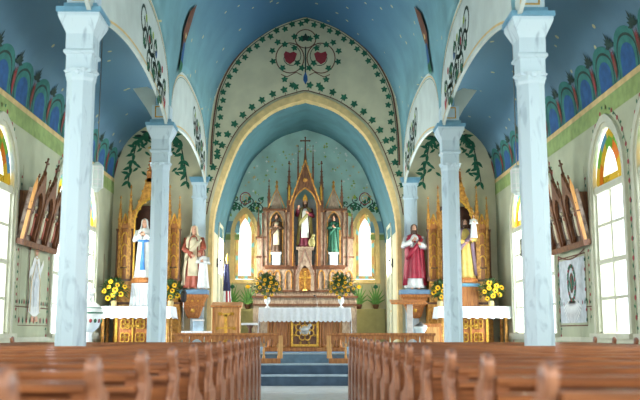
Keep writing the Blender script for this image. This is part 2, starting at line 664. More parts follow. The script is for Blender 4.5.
nwin = 0
def side_window(sg, y):
    global nwin
    nwin += 1
    t = struct(thing('window_%d' % nwin, None, None, (sg * XW, y, 0), -sg * PI / 2))
    # local: x along the wall, +y outwards through the wall
    mb = MB()
    n = 40
    inn = resample(door_shape(0, WH - .07, W0 + .05, WS, WR - .08), n)
    mid = resample(offset_shape(0, WH, W0 + .02, WS, WR, .0), n)
    out = resample(offset_shape(0, WH, W0 + .08, WS, WR, .11), n)
    mb.strip(mid, out, -.05, .0)
    mb.strip(inn, mid, -.02, .10)
    mb.box(-WH - .16, WH + .16, -.12, .06, W0 - .05, W0 + .03)
    mb.build('frame', M['offwhite'], t)
    mb = MB()
    wi = WH - .07
    mb.box(-wi, wi, .0, .09, WS - .16, WS - .04)
    mb.box(-.035, .035, .03, .08, W0 + .05, WS - .1)
    zm = (W0 + WS) / 2 - .05
    mb.box(-wi, wi, .02, .09, zm - .04, zm + .04)
    for z in ((W0 + zm) / 2, (zm + WS) / 2 - .04):
        mb.box(-wi, wi, .04, .07, z - .025, z + .025)
    for s_ in (-1, 1):
        mb.box(s_ * wi, s_ * (wi - .05), .03, .09, W0, WS)
    mb.build('sash', M['offwhite'], t)
    MB().box(-wi, wi, .052, .056, W0 + .05, WS - .1).build('pane', M['white_glass'], t)
    # stained tympanum
    mb = MB()
    k = 21
    rings = [resample(pointed(0, w_, WS - .04, r_, 10), k) for w_, r_ in ((wi, WR - .08), (wi * .78, WR * .80), (wi * .5, WR * .62))]
    for r_ in range(2):
        for i in range(k - 1):
            mb.mat([(0, 1, 2)[i // 3 % 3], (3, 0, 1)[i // 4 % 3]][r_])
            a, b = rings[r_], rings[r_ + 1]
            mb.add([(a[i][0], .05, a[i][1]), (a[i + 1][0], .05, a[i + 1][1]), (b[i + 1][0], .05, b[i + 1][1]), (b[i][0], .05, b[i][1])], [(0, 1, 2, 3)])
    mb.mat(4).add([(x, .05, z) for x, z in rings[2]], [tuple(range(k))])
    mb.mat(0).add([(-wi * .5, .05, WS - .04), (wi * .5, .05, WS - .04), (wi * .5, .046, WS + .1), (-wi * .5, .046, WS + .1)], [(0, 1, 2, 3)])
    mb.build('stained_glass', [M['g_yellow'], M['g_green'], M['g_blue'], M['g_orange'], M['white_glass']], t)


for sg in (-1, 1):
    for y in WIN_Y[4:]:
        side_window(sg, y)

# chancel wall: the arched wall between nave and apse, plus the ends of both aisles
_S = 1
OUTER = [(-2.6, .6)] + [(-x, z) for x, z in NP] + [(x, z) for x, z in reversed(NP[:-1])] + [(2.6, .6)]
ARCH = [(-2.42, .6), (-2.42, 3.67), (-2.36, 4.2), (-2.14, 5.0), (-1.79, 5.92), (-1.40, 6.46), (-.76, 6.95), (0, 7.2)]
ARCH = ARCH[:1] + spline(ARCH[1:], 6)
ARCH = ARCH + [(-x, z) for x, z in reversed(ARCH[:-1])]
ARCHO = [(-2.53, .6), (-2.53, 3.67), (-2.47, 4.25), (-2.26, 5.08), (-1.91, 6.02), (-1.50, 6.60), (-.82, 7.12), (0, 7.40)]
ARCHO = ARCHO[:1] + spline(ARCHO[1:], 6)
ARCHO = ARCHO + [(-x, z) for x, z in reversed(ARCHO[:-1])]
NN = 97
mb = MB()
mb.strip(resample(ARCHO, NN), resample(OUTER, NN), YB, YB + .3)
for sg in (-1, 1):
    pts = [(sg * 2.6, 0), (sg * 2.6, 5.0)] + [(sg * aisle_sec(t)[0], aisle_sec(t)[1]) for t in [1 - i / 24 for i in range(25)]] + [(sg * XW, 0)]
    mb.prism(pts, YB, YB + .3)
wb = struct(mb.build('wall_back', M['cream']))
struct(MB().strip(resample(ARCH, NN), resample(ARCHO, NN), YB - .05, YB + .34).build('trim_1', M['ochre']))
d = Decal(lambda a, b, l: (a, YB - l, b))
# vine border following the vault
hf = [(-x * .963, 5.2 + (z - 5.0) * .965 - .02) for x, z in NP if z > 5.2]
o1 = resample(hf + [(-x, z) for x, z in reversed(hf[:-1])], 90)
d.line(o1, .045, VIN)
d.line([(x * .985, z - .07) for x, z in o1], .02, DGR)
for i in range(3, 87, 2):
    x, z = o1[i]
    q = o1[i + 1]
    an = math.atan2(q[1] - z, q[0] - x)
    s_ = .17 if (i // 2) % 2 else .12
    d.ivy(x + math.sin(an) * s_, z - math.cos(an) * s_, .098, GRN, an)
# ivy following the opening
o2 = resample([(x * 1.035, z + .07) for x, z in ARCHO if z > 4.0], 60)
d.line(o2, .025, VIN)
for i in range(2, 58, 2):
    x, z = o2[i]
    q = o2[i + 1]
    an = math.atan2(q[1] - z, q[0] - x)
    d.ivy(x - math.sin(an) * .16, z + math.cos(an) * .16, .112, GRN, an)
    d.line([(x, z), (x - math.sin(an) * .12, z + math.cos(an) * .12)], .015, VIN)
# crown emblem: roundels with red hearts
zc = 8.38
for sx in (-1, 1):
    pts = [(sx * (.42 + .38 * math.cos(t)), zc - .02 + .42 * math.sin(t)) for t in [2 * PI * i / 28 for i in range(28)]]
    d.line(pts, .03, VIN, closed=True)
    d.scroll(sx * .42, zc, .36, .02, DGR, 1.0, PI / 2, sx)
    d.poly([(sx * (.42 + u), zc + v) for u, v in ((-.19, .1), (-.1, .16), (0, .12), (.12, .17), (.17, .08), (.12, -.12), (0, -.2), (-.13, -.1))], RED, .008)
    d.scroll(sx * .42, zc, .09, .02, LIM, .9)
    d.line([(sx * .1, zc - .5), (sx * .25, zc - .42), (sx * .5, zc - .55), (sx * .66, zc - .48)], .025, VIN)
    for (u, v) in ((.12, .52), (.3, .58), (.75, .42), (.9, .18), (.88, -.12), (.3, .26), (.62, -.3), (.56, -.62), (.36, -.78), (.1, -.3), (.22, -.16), (.56, .36)):
        d.ivy(sx * u, zc + v, .1, GRN, u * 9)
d.line([(.28 * math.cos(t), zc + .52 + .26 * math.sin(t)) for t in [2 * PI * i / 24 for i in range(24)]], .028, VIN, closed=True)
d.ivy(0, zc + .55, .13, DGR)
d.line([(0, zc + .3), (0, zc - .75)], .035, DGR)
d.leaf(0, zc - .75, .35, .12, PI / 2, BLU)
# leaf garlands over the side altars
for sx in (-1, 1):
    for e in (-1, 1):
        pts = []
        for i in range(16):
            t = i / 15
            ph = PI / 2 - e * (.12 + t * .95)
            pts.append((sx * (3.9 + .88 * math.cos(ph)), 5.2 + 1.12 * math.sin(ph) - max(0, t - .6) * 1.9))
        d.line(pts, .03, DGR)
        for i, (x, z) in enumerate(pts):
            for q in range(3 if i < 7 else 2):
                d.leaf(x, z, .24, .085, -PI / 2 + (q - 1) * 1.1 + math.sin(i * 1.7) * .7, (DGR, GRN, GRN)[(i + q) % 3] if i < 7 else GRN, .006 + q * .001)
            if i in (5, 9, 12):
                for q in range(4):
                    d.leaf(x - sx * e * sx * 0 + (3.9 * sx - x) * .12 * q, z - .1 * q, .2, .07, -PI / 2 + (q % 2 - .5) * 1.8, GRN, .01)
d.build('painted_vines', DM, wb)

# apse: side walls, rear wall, vault
def apse():
    prof = [p for p in ARCH if p[1] > 3.6]
    pr = resample(prof, 49)
    MBv = MB()
    MBv.loft([[(x, y, z) for x, z in pr] for y in (YB + .3, 24.5, YA)], cap=False, closed=False)
    v = struct(MBv.build('ceiling_apse', M['apse_blue'], smooth=True))
    # rear wall with two pointed openings
    mb = MB()
    xs = 1.82
    hw, z0, sp, ri = .31, 2.58, 3.95, .70
    allz = 7.3
    for sg in (-1, 1):
        sh = door_shape(sg * xs, hw, z0, sp, ri)
        n = 60
        outl = [(sg * xs - .82, .6 - 0), (sg * xs - .82, 5.0), (sg * xs + .82, 5.0), (sg * xs + .82, .6)]
        # left, right, below, above pieces
        xa, xb = sorted((sg * .0, sg * 2.42))
        mb.box(xa, sg * xs - hw, YA, YA + .3, .6, 3.95)
        mb.box(sg * xs + hw, xb, YA, YA + .3, .6, 3.95)
        mb.box(sg * xs - hw, sg * xs + hw, YA, YA + .3, .6, z0)
    zt = [p for p in pr]
    low = []
    for i in range(NN):
        x = -2.42 + 4.84 * i / (NN - 1)
        z = 3.95
        for sg in (-1, 1):
            if abs(x - sg * xs) < hw:
                a = pointed(0, hw, sp, ri, 20)
                xx = x - sg * xs
                for (x1, z1), (x2, z2) in zip(a, a[1:]):
                    if x1 <= xx <= x2:
                        z = z1 + (z2 - z1) * ((xx - x1) / (x2 - x1) if x2 > x1 else 0)
        low.append((x, z))
    tops = []
    for x, z in low:
        best = 3.95
        for (x1, z1), (x2, z2) in zip(pr, pr[1:]):
            if min(x1, x2) <= x <= max(x1, x2) and abs(x2 - x1) > 1e-6:
                best = max(best, z1 + (z2 - z1) * (x - x1) / (x2 - x1))
        tops.append((x, max(z, best + .02)))
    mb.mat(1).strip(low, tops, YA, YA + .3)
    w = struct(mb.build('wall_apse', [M['cream'], M['apse_teal']]))
    d = Decal(lambda a, b, l: (a, YA - l, b))
    for sg in (-1, 1):
        for za_, zb_, m_ in ((4.0, 4.35, 10), (3.78, 3.95, BND)):
            d.poly([(sg * 2.42, za_), (sg * 1.98, za_), (sg * 1.98, zb_), (sg * 2.42, zb_)], m_)
    # stars
    random.seed(11)
    for k in range(120):
        a = random.uniform(.12, PI - .12)
        r = random.uniform(1.5, 2.25)
        x, z = r * math.cos(a) * .92, 4.55 + r * math.sin(a) * 1.05
        if z > 4.9:
            rr = random.uniform(.025, .055)
            d.poly([(x + rr * (1 if i % 2 == 0 else .4) * math.cos(PI * i / 4), z + rr * (1 if i % 2 == 0 else .4) * math.sin(PI * i / 4)) for i in range(8)], (WHI, LIM, OCH)[k % 3], .006)
    # painted scrolls over the windows
    for sg in (-1, 1):
        cx = sg * xs
        for e in (-1, 1):
            st = [(cx + e * (.05 + .6 * t), 4.75 + .35 * math.sin(t * 2.6) - .35 * t) for t in [i / 12 for i in range(13)]]
            d.vine(st, .03, .11, DGR, [GRN, GRN, LIM], 2, .16)
            for k in range(7):
                d.leaf(cx + e * (.18 + .08 * k), 4.66 + .12 * math.sin(k * 1.3), .2, .08, PI / 2 - e * .25 * k, GRN)
        d.scroll(cx, 5.05, .14, .03, OCH, 1.3)
        d.line([(cx + .16 * math.cos(t), 5.05 + .18 * math.sin(t)) for t in [2 * PI * i / 20 for i in range(20)]], .03, RED, closed=True)
        d.poly([(cx - .7, 1.66), (cx + .7, 1.66), (cx + .7, 1.7), (cx - .7, 1.7)], VIN)
    d.build('painted_ornament', DM, w)
    # windows
    global nwin
    for sg in (-1, 1):
        nwin += 1
        t = struct(thing('window_%d' % nwin, None, None, (sg * xs, YA, 0)))
        n = 40
        mb = MB()
        mb.strip(resample(door_shape(0, hw, z0, sp, ri), n), resample(offset_shape(0, hw, z0, sp, ri, .12), n), -.07, .02)
        mb.strip(resample(door_shape(0, hw - .03, z0 + .03, sp, ri - .03), n), resample(door_shape(0, hw, z0, sp, ri), n), -.0, .12)
        mb.box(-hw - .14, hw + .14, -.1, .04, z0 - .12, z0 + .0)
        mb.build('frame', M['ochre'], t)
        mb = MB()
        outp = resample(door_shape(0, hw - .02, z0 + .02, sp, ri - .03), 31)
        inp = resample(door_shape(0, hw - .12, z0 + .13, sp, ri - .2), 31)
        for i in range(30):
            mb.mat(i % 4 if i % 2 else (i // 2) % 3)
            mb.add([(outp[i][0], .06, outp[i][1]), (outp[i + 1][0], .06, outp[i + 1][1]), (inp[i + 1][0], .06, inp[i + 1][1]), (inp[i][0], .06, inp[i][1])], [(0, 1, 2, 3)])
        # bottom border row
        for i in range(6):
            x = -hw + .02 + i * (2 * hw - .04) / 6
            mb.mat((2, 1, 0)[i % 3]).add([(x, .06, z0 + .02), (x + (2 * hw - .04) / 6, .06, z0 + .02), (x + (2 * hw - .04) / 6, .06, z0 + .12), (x, .06, z0 + .12)], [(0, 1, 2, 3)])
        mb.mat(4).add([(x, .062, z) for x, z in inp], [tuple(range(31))])
        mb.build('stained_glass', [M['a_yellow'], M['a_orange'], M['a_teal'], M['a_yellow'], M['g_milk']], t)
    # side walls with a doorway and transom
    for sg, side in ((-1, 'left'), (1, 'right')):
        a, b = sg * 2.42, sg * 2.72
        mb = MB()
        mb.box(a, b, YB + .3, 24.3, .6, 4.25)
        mb.box(a, b, 25.6, YA + .3, .6, 4.25)
        mb.box(a, b, 24.3, 25.6, 4.05, 4.25)
        ww = struct(mb.build('wall_apse_' + side, M['cream']))
        dd = struct(thing('door_%d' % (1 if sg < 0 else 2), None, None, (a, 24.95, .6), -sg * PI / 2))
        m2 = MB()
        m2.box(-.65, -.57, -.04, .1, 0, 3.45).box(.57, .65, -.04, .1, 0, 3.45).box(-.65, .65, -.04, .1, 3.35, 3.45).box(-.57, .57, 0, .1, 1.95, 2.05)
        m2.build('frame', M['offwhite'], dd)
        m2 = MB().box(-.57, .57, .03, .08, 0, 1.95)
        for (xa, xb, za, zb) in ((-.47, -.08, .2, .9), (.08, .47, .2, .9), (-.47, -.08, 1.1, 1.8), (.08, .47, 1.1, 1.8)):
            m2.box(xa, xb, .015, .03, za, zb)
        m2.build('door_leaf', M['offwhite'], dd)
        MB().box(-.57, .57, .05, .055, 2.05, 3.35).build('transom_pane', M['white_glass'], dd)
        MB().ball((sg * .48, -.02, 1.0), .035).build('door_knob', M['gold'], dd, smooth=True)


apse()
# back wall wainscot in the apse
mb = MB()
for sg in (-1, 1):
    a, b = sorted((sg * 1.48, sg * 2.4))
    mb.box(a, b, 26.38, YA, .6, 1.62)
    mb.box(a, b, 26.34, YA, 1.62, 1.7)
    for k in range(3):
        xa = a + .06 + k * .3
        mb.box(xa, xa + .24, 26.36, 26.38, .75, 1.5)
struct(mb.build('trim_wainscot', mat('olive_wainscot', (176, 166, 108), .6, var=.05)))

# ================================================================= COLUMNS
def column(x, y, label):
    t = thing('column', label, 'column', (x, y, 0), 0, 'marbled columns of the nave')
    o8 = PI / 8
    r = .168 / math.cos(o8)
    mb = MB()
    mb.lathe([(r * 1.25, 0), (r * 1.25, .18), (r * 1.12, .24), (r * 1.12, .5), (r, .56)], n=8, rot=o8)
    mb.build('base', M['marble'], t)
    MB().lathe([(r, .56), (r * .93, 4.06)], n=8, rot=o8).build('shaft', M['marble'], t)
    mb = MB()
    q = PI / 4
    s2 = math.sqrt(2)
    mb.lathe([(r * .93, 4.06), (r * 1.0, 4.1), (r * 1.0, 4.16), (.155 * s2, 4.2)], n=8, rot=o8)
    mb.lathe([(.155 * s2, 4.16), (.155 * s2, 4.38), (.185 * s2, 4.40), (.185 * s2, 4.43), (.165 * s2, 4.45), (.165 * s2, 4.64), (.18 * s2, 4.68), (.235 * s2, 4.80), (.25 * s2, 4.84), (.25 * s2, 4.885)], n=4, rot=q)
    for k in range(4):
        a = k * PI / 2
        mb.ball((.16 * math.cos(a), .16 * math.sin(a), 4.17), .045, 8, sz=.9)
    mb.build('capital', M['marble'], t)
    MB().lathe([(.27 * s2, 4.885), (.27 * s2, 4.95), (.2 * s2, 4.96), (.2 * s2, 5.02)], n=4, rot=q).build('blue_abacus', M['trim_blue'], t)
    mb = MB().lathe([(.17 * s2, 5.02), (.17 * s2, 5.3)], n=4, rot=q)
    mb.mat(1)
    mb.strip([(-.09, 5.08), (.09, 5.08), (.09, 5.26), (-.09, 5.26)], [(-.11, 5.06), (.11, 5.06), (.11, 5.28), (-.11, 5.28)], -.176, -.168, closed=True)
    mb.build('impost_block', [M['marble'], M['gold']], t)
    return t


column(-2.755, 10.53, 'pale marbled column standing left of the aisle, nearer of the two left columns')
column(2.80, 10.58, 'pale marbled column standing right of the aisle, nearer of the two right columns')
column(-2.745, 16.5, 'pale marbled column in front of the left side altar')
column(2.765, 16.5, 'pale marbled column in front of the right side altar')
# pilasters on the chancel wall
for sg, lb in ((-1, 'pale blue pilaster behind the statue of the woman in the veil'), (1, 'pale blue pilaster behind the red robed statue')):
    t = thing('pilaster', lb, 'pilaster', (sg * 2.78, YB, 0), 0, 'pilasters beside the apse arch')
    MB().box(-.17, .17, -.1, 0, .6, 4.5).build('shaft', M['marble'], t)
    mb = MB()
    for z0, z1, w in ((4.5, 4.56, .2), (4.56, 4.86, .18), (4.86, 4.92, .21)):
        mb.box(-w, w, -.1 - (w - .17), 0, z0, z1)
    mb.build('capital', M['marble'], t)
    MB().prism([(-.22, 4.92), (.22, 4.92), (.27, 5.06), (-.27, 5.06)], -.2, 0).build('blue_abacus', M['trim_blue'], t)

# steps
t = thing('altar_steps', 'blue carpeted steps between the pews and the altar', 'steps', (0, 17.4, 0))
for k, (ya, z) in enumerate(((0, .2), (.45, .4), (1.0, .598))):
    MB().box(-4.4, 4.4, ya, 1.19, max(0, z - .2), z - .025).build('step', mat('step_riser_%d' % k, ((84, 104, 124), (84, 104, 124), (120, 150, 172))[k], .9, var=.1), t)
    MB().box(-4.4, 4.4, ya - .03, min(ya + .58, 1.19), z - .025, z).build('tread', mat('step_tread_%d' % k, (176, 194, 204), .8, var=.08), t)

# ================================================================= PEWS
def pew():
    t = thing('pew', 'x', 'pew')
    # profile (y forward, z up) of a pew end, wavy rear edge and round head
    rear = [(.0, 0), (-.01, .12), (.03, .22), (.05, .36), (.02, .5), (-.03, .6), (-.02, .7), (.035, .78), (.04, .85), (.0, .90), (-.005, .935), (.015, .96), (.04, .968), (.07, .96), (.09, .93), (.1, .88)]
    front = [(.13, .86), (.19, .845), (.20, .80), (.15, .76), (.15, .72), (.24, .67), (.34, .645), (.42, .63), (.45, .58), (.43, .53), (.40, .47), (.41, .4), (.45, .3), (.46, .12), (.48, .05), (.48, 0)]
    poly = rear + front
    def smooth(p):
        out = []
        n = len(p)
        for i in range(n):
            a, b = p[i], p[(i + 1) % n]
            if a[1] == 0 and b[1] == 0:
                out += [a, b]
            elif a[1] == 0 or b[1] == 0:
                out.append(((a[0] + b[0]) / 2, (a[1] + b[1]) / 2) if a[1] else a)
                out.append(((a[0] * .25 + b[0] * .75), (a[1] * .25 + b[1] * .75)) if b[1] else b)
            else:
                out += [(a[0] * .75 + b[0] * .25, a[1] * .75 + b[1] * .25), (a[0] * .25 + b[0] * .75, a[1] * .25 + b[1] * .75)]
        return out
    poly = smooth(poly)
    L = 3.72
    for x in (0, L - .05):
        mb = MB().prism(poly, x, x + .04, 'x')
        e = mb.build('pew_end', M['pew_end'], t, bevel=.008)
        m2 = MB()
        m2.ball((x + .02, .042, .93), .044, 12, sx=.6, sz=.95)
        m2.build('knob', M['pew_knob'], e, smooth=True)
    MB().box(.05, L - .05, .02, .085, .853, .885).build('top_rail', M['pew'], t, bevel=.008)
    mb = MB().prism([(.065, .36), (.05, .80), (.075, .80), (.09, .36)], .05, L - .05, 'x')
    mb.build('backrest', M['pew'], t)
    mb = MB()
    for x in (.05, 1.2, 2.45, L - .1):
        mb.box(x, x + .05, .045, .08, .78, .86)
    mb.box(.05, L - .05, -.0, .075, .795, .82)
    mb.build('book_rail', M['pew'], t)
    MB().prism([(.085, .40), (.46, .43), (.46, .455), (.085, .43)], .05, L - .05, 'x').build('seat', M['pew'], t, bevel=.005)
    MB().box(.05, L - .05, .4, .42, .0, .1).build('foot_rail', M['pew'], t)
    return t


ORD = ['nearest', 'second', 'third', 'fourth', 'fifth', 'sixth', 'seventh', 'eighth', 'ninth', 'tenth', 'eleventh', 'twelfth', 'thirteenth', 'farthest']
base = pew()
for k in range(14):
    for sg in (-1, 1):
        o = base if (k == 0 and sg == 1) else copy_tree(base)
        side = 'right' if sg > 0 else 'left'
        y = (2.45 + .83 * k) if sg > 0 else (2.03 + .868 * k)
        if sg > 0:
            o.location = (.66, y, 0)
        else:
            o.location = (-.66 - 3.72, y, 0)
        extra = ' from the camera' if 0 < k < 13 else ' of that block'
        o['label'] = 'reddish brown wooden pew %s of the aisle, %s%s' % (side, ORD[k], extra)
        o['group'] = 'pews %s of the aisle' % side

# communion rail
def rail(sg, label):
    t = thing('communion_rail', label, 'railing', (sg * .47, 18.17, .4), 0, 'communion rail before the sanctuary')
    L = 2.2
    X = lambda x: sg * x
    MB().box(min(X(0), X(L)), max(X(0), X(L)), -.08, .08, .56, .61).build('top_rail', M['oak'], t, bevel=.01)
    MB().box(min(X(.02), X(L)), max(X(.02), X(L)), -.06, .06, 0, .1).build('base_rail', M['oak'], t)
    n = 7
    w = (L - .08) / n
    mb = MB()
    for k in range(n):
        c = .06 + w * (k + .5)
        a = pointed(c, w * .40, .36, w * .42, 6)
        top = [(c - w / 2 + w * i / (len(a) - 1), .56) for i in range(len(a))]
        mb.strip([(X(x), z) for x, z in a], [(X(x), z) for x, z in top], -.02, .02)
    mb.build('arcade_panel', M['oak'], t)
    for k in range(n + 1):
        x = X(.06 + w * k)
        MB().lathe([(.03, .1), (.03, .14), (.018, .17), (.026, .26), (.018, .33), (.03, .36), (.03, .4)], (x, 0, 0), 8).build('baluster', M['oak_light'], t)
    MB().box(min(X(-.02), X(.06)), max(X(-.02), X(.06)), -.05, .05, .1, .56).build('end_post', M['oak_light'], t)


rail(-1, 'carved oak communion rail with little arches, left of the gap')
rail(1, 'carved oak communion rail with little arches, right of the gap')

# ================================================================= STATUES
def statue(label, loc, H, robe, mantle=None, hair='hair', veil=None, beard=False, arms=None, mitre=False, front=None, sash=None, base=None, rz=0, cat='statue', halo=False, parent_thing=None, holds=None):
    t = thing('statue', label, cat, loc, rz, s=H / 1.75)
    N = 28
    A = arms or {'L': [(-.2, .0, 1.38), (-.26, -.08, 1.12), (-.07, -.22, 1.22)], 'R': [(.2, .0, 1.38), (.26, -.08, 1.12), (.07, -.22, 1.18)]}
    # ---- body: one continuous surface
    mb = MB()
    mb.lathe([(.1, .02), (.13, .9), (.15, 1.1), (.17, 1.36), (.1, 1.44), (.055, 1.47), (.052, 1.56)], n=14, sy=.7)
    hz = 1.64
    mb.lathe([(.02, -.125), (.05, -.11), (.066, -.06), (.076, .0), (.078, .05), (.062, .1), (.02, .12)], (0, -.005, hz), 16, sy=1.12)
    mb.tube([(0, -.083, hz + .03), (0, -.112, hz - .018), (0, -.09, hz - .026)], [.01, .014, .012], 6)   # nose
    mb.tube([(-.022, -.083, hz - .055), (0, -.09, hz - .055), (.022, -.083, hz - .055)], .008, 6)         # mouth
    for sx in (-1, 1):
        mb.ball((sx * .077, .0, hz), .02, 8, sx=.5)                                                      # ears
        mb.tube([(sx * .045, -.077, hz + .036), (sx * .015, -.088, hz + .034)], .007, 6)                   # brows
    for k, pts in A.items():
        sh, el, wr = [Vector(p) for p in pts]
        mb.tube([sh, el, wr], [.055, .045, .03], 10)
        dv = (wr - el).normalized()
        side = dv.cross(Vector((0, -1, .3))).normalized()
        up = side.cross(dv)
        palm = wr + dv * .05
        mb.tube([wr, palm, palm + dv * .03], [.028, .036, .03], 8)
        for f in range(4):
            b0 = palm + dv * .03 + side * (f - 1.5) * .017
            ln = (.05, .062, .056, .042)[f]
            mb.tube([b0, b0 + dv * ln * .6 + up * .004, b0 + dv * ln * .9 + up * .022], [.0095, .009, .007], 6)
        mb.tube([palm + side * -.03, palm + side * -.055 + dv * .02, palm + side * -.055 + dv * .05 + up * .01], [.012, .011, .008], 6)
    for sx in (-1, 1):
        mb.tube([(sx * .08, -.05, .04), (sx * .1, -.2, .03)], [.05, .035], 8)
        mb.tube([(sx * .08, 0, .04), (sx * .09, 0, .9)], [.055, .09], 8)
    body = mb.build('body', M['skin'], t, smooth=True)
    md = body.modifiers.new('remesh', 'REMESH')
    md.mode, md.voxel_size, md.use_smooth_shade = 'VOXEL', .009, True
    for sx in (-1, 1):
        MB().ball((sx * .028, -.083, hz + .015), .010, 8, sz=.6).build('eye', M['dark'], body, smooth=True)
    # ---- robe with folds
    def ring(z, rx, ry, fold, cy=0, ph=0, a0=0, a1=2 * PI, n=N, closed=True):
        pts = []
        for i in range(n):
            a = a0 + (a1 - a0) * i / (n if closed else n - 1)
            f = 1 + fold * math.sin(a * 9 + ph + z * 2) + fold * .5 * math.sin(a * 5 + 1 + ph)
            pts.append((rx * f * math.cos(a), cy + ry * f * math.sin(a), z))
        return pts
    NR = 54
    rr = [ring(z, rx, ry, fo, cy, n=NR) for z, rx, ry, fo, cy in (
        (.03, .27, .22, .10, 0), (.12, .25, .20, .10, 0), (.4, .225, .18, .085, 0), (.75, .205, .165, .06, 0), (1.0, .185, .145, .04, 0), (1.08, .175, .135, .02, 0),
        (1.2, .195, .14, .02, 0), (1.34, .225, .135, .01, 0), (1.41, .215, .12, 0, 0), (1.46, .14, .095, 0, 0), (1.485, .085, .08, 0, 0))]
    mb = MB().loft(rr)
    for k, pts in A.items():
        sh, el, wr = [Vector(p) for p in pts]
        e2 = el + (wr - el) * .85
        mb.tube([sh + Vector((0, 0, .02)), el, e2], [.085, .085, .075], 12)
        mb.tube([el + (wr - el) * .3, e2, e2 + Vector((0, .02, -.12))], [.07, .07, .02], 10)
    mb.build('robe', M[robe], t, smooth=True)
    if front:
        cols = [ring(z, rx, ry, .03, -.012, a0=-PI / 2 - w, a1=-PI / 2 + w, n=9, closed=False) for z, rx, ry, w in ((.35, .24, .2, .62), (.8, .225, .185, .6), (1.1, .2, .155, .55), (1.3, .225, .15, .45), (1.42, .19, .13, .3))]
        o = MB().loft(cols, cap=False, closed=False).build('vestment', M[front], t, smooth=True)
        s_ = o.modifiers.new('solid', 'SOLIDIFY')
        s_.thickness = .015
    if sash:
        cols = [ring(z, rx, ry, .02, -.012, a0=-PI / 2 - w, a1=-PI / 2 + w, n=5, closed=False) for z, rx, ry, w in ((.25, .265, .215, .3), (.7, .23, .19, .2), (1.05, .2, .16, .16), (1.09, .2, .16, 1.2), (1.13, .2, .16, 1.2))]
        o = MB().loft(cols, cap=False, closed=False).build('sash', M[sash], t, smooth=True)
        o.modifiers.new('solid', 'SOLIDIFY').thickness = .012
    if mantle:
        g = .62
        cols = [ring(z, rx, ry, fo, .012, ph=2, a0=-PI / 2 + gg, a1=1.5 * PI - gg, n=45, closed=False) for z, rx, ry, fo, gg in (
            (.1, .31, .26, .08, .9), (.5, .28, .23, .07, .8), (.9, .255, .2, .05, .62), (1.15, .255, .19, .03, .6), (1.34, .265, .175, .01, .5), (1.43, .24, .14, 0, .4), (1.49, .12, .105, 0, .3))]
        o = MB().loft(cols, cap=False, closed=False).build('mantle', M[mantle], t, smooth=True)
        o.modifiers.new('solid', 'SOLIDIFY').thickness = .015
        # a fold thrown across the front
        m2 = MB()
        m2.tube([(.2, -.12, 1.36), (.05, -.2, 1.15), (-.14, -.2, .95), (-.22, -.12, .8)], [.04, .06, .06, .04], 10)
        m2.build('mantle_fold', M[mantle], t, smooth=True)
    if veil:
        cols = []
        for z, rx, ry, gg in ((1.18, .2, .16, 1.0), (1.36, .2, .155, .9), (1.48, .13, .12, .8), (1.58, .105, .115, .85), (1.68, .1, .115, .75), (1.74, .08, .095, .6), (1.778, .02, .03, .2)):
            cols.append(ring(z, rx, ry, .01, .012, a0=-PI / 2 + gg, a1=1.5 * PI - gg, n=31, closed=False))
        o = MB().loft(cols, cap=False, closed=False).build('veil', M[veil], t, smooth=True)
        o.modifiers.new('solid', 'SOLIDIFY').thickness = .012
    elif hair:
        cols = []
        for z, rx, ry, gg in ((1.44, .07, .05, 1.3), (1.5, .088, .09, 1.1), (1.6, .095, .11, .85), (1.68, .094, .11, .62), (1.74, .075, .09, .35), (1.772, .02, .025, .1)):
            cols.append(ring(z, rx, ry, .03, .012, a0=-PI / 2 + gg, a1=1.5 * PI - gg, n=31, closed=False))
        o = MB().loft(cols, cap=False, closed=False).build('hair', M[hair], t, smooth=True)
        o.modifiers.new('solid', 'SOLIDIFY').thickness = .02
    if beard:
        m2 = MB().lathe([(.012, -.2), (.04, -.15), (.058, -.1), (.07, -.05), (.062, -.045)], (0, -.035, hz), 12)
        m2.build('beard', M[hair], t, smooth=True)
    if mitre:
        m2 = MB().prism([(-.09, 1.68), (.09, 1.68), (.1, 1.8), (.05, 1.9), (0, 1.98), (-.05, 1.9), (-.1, 1.8)], -.07, .07)
        m2.build('mitre', M['gold'], t, bevel=.02)
    if halo:
        MB().strip([(.12 * math.cos(a), hz + .12 * math.sin(a)) for a in [2 * PI * i / 24 for i in range(24)]], [(.145 * math.cos(a), hz + .145 * math.sin(a)) for a in [2 * PI * i / 24 for i in range(24)]], .09, .1, closed=True).build('halo', M['gold'], t)
    if base:
        MB().lathe([(.36, -.12), (.36, -.04), (.32, 0), (.3, .03)], n=8, sy=.8, rot=PI / 8).build('base', M[base], t)
    return t


def bracket(label, loc, sc=1):
    t = thing('wall_bracket', label, 'bracket', loc, 0, 'statue brackets on the chancel wall')
    mb = MB()
    s2 = math.sqrt(2)
    def pl(z0, w0, z1, w1):
        mb.add([(-w0, 0, z0), (w0, 0, z0), (w0, -w0 * 1.15, z0), (-w0, -w0 * 1.15, z0), (-w1, 0, z1), (w1, 0, z1), (w1, -w1 * 1.15, z1), (-w1, -w1 * 1.15, z1)],
               [(3, 2, 1, 0), (4, 5, 6, 7), (0, 1, 5, 4), (1, 2, 6, 5), (2, 3, 7, 6), (3, 0, 4, 7)])
    pl(0, .13, .06, .17)
    pl(.06, .17, .3, .24)
    pl(.3, .26, .36, .28)
    pl(.36, .26, .52, .33)
    pl(.52, .36, .60, .38)
    mb.build('corbel', M['oak'], t, bevel=.008)
    for x, z, r in ((-.14, .45, .035), (0, .46, .045), (.14, .45, .035), (0, .2, .06)):
        MB().ball((x, -.33 if z > .3 else -.235, z), r, 8, sy=.5).build('gilt_rosette', M['gold'], t, smooth=True)
    MB().box(-.39, .39, -.45, 0, .6, .72).build('blue_shelf', M['shelf_blue'], t, bevel=.01)
    return t


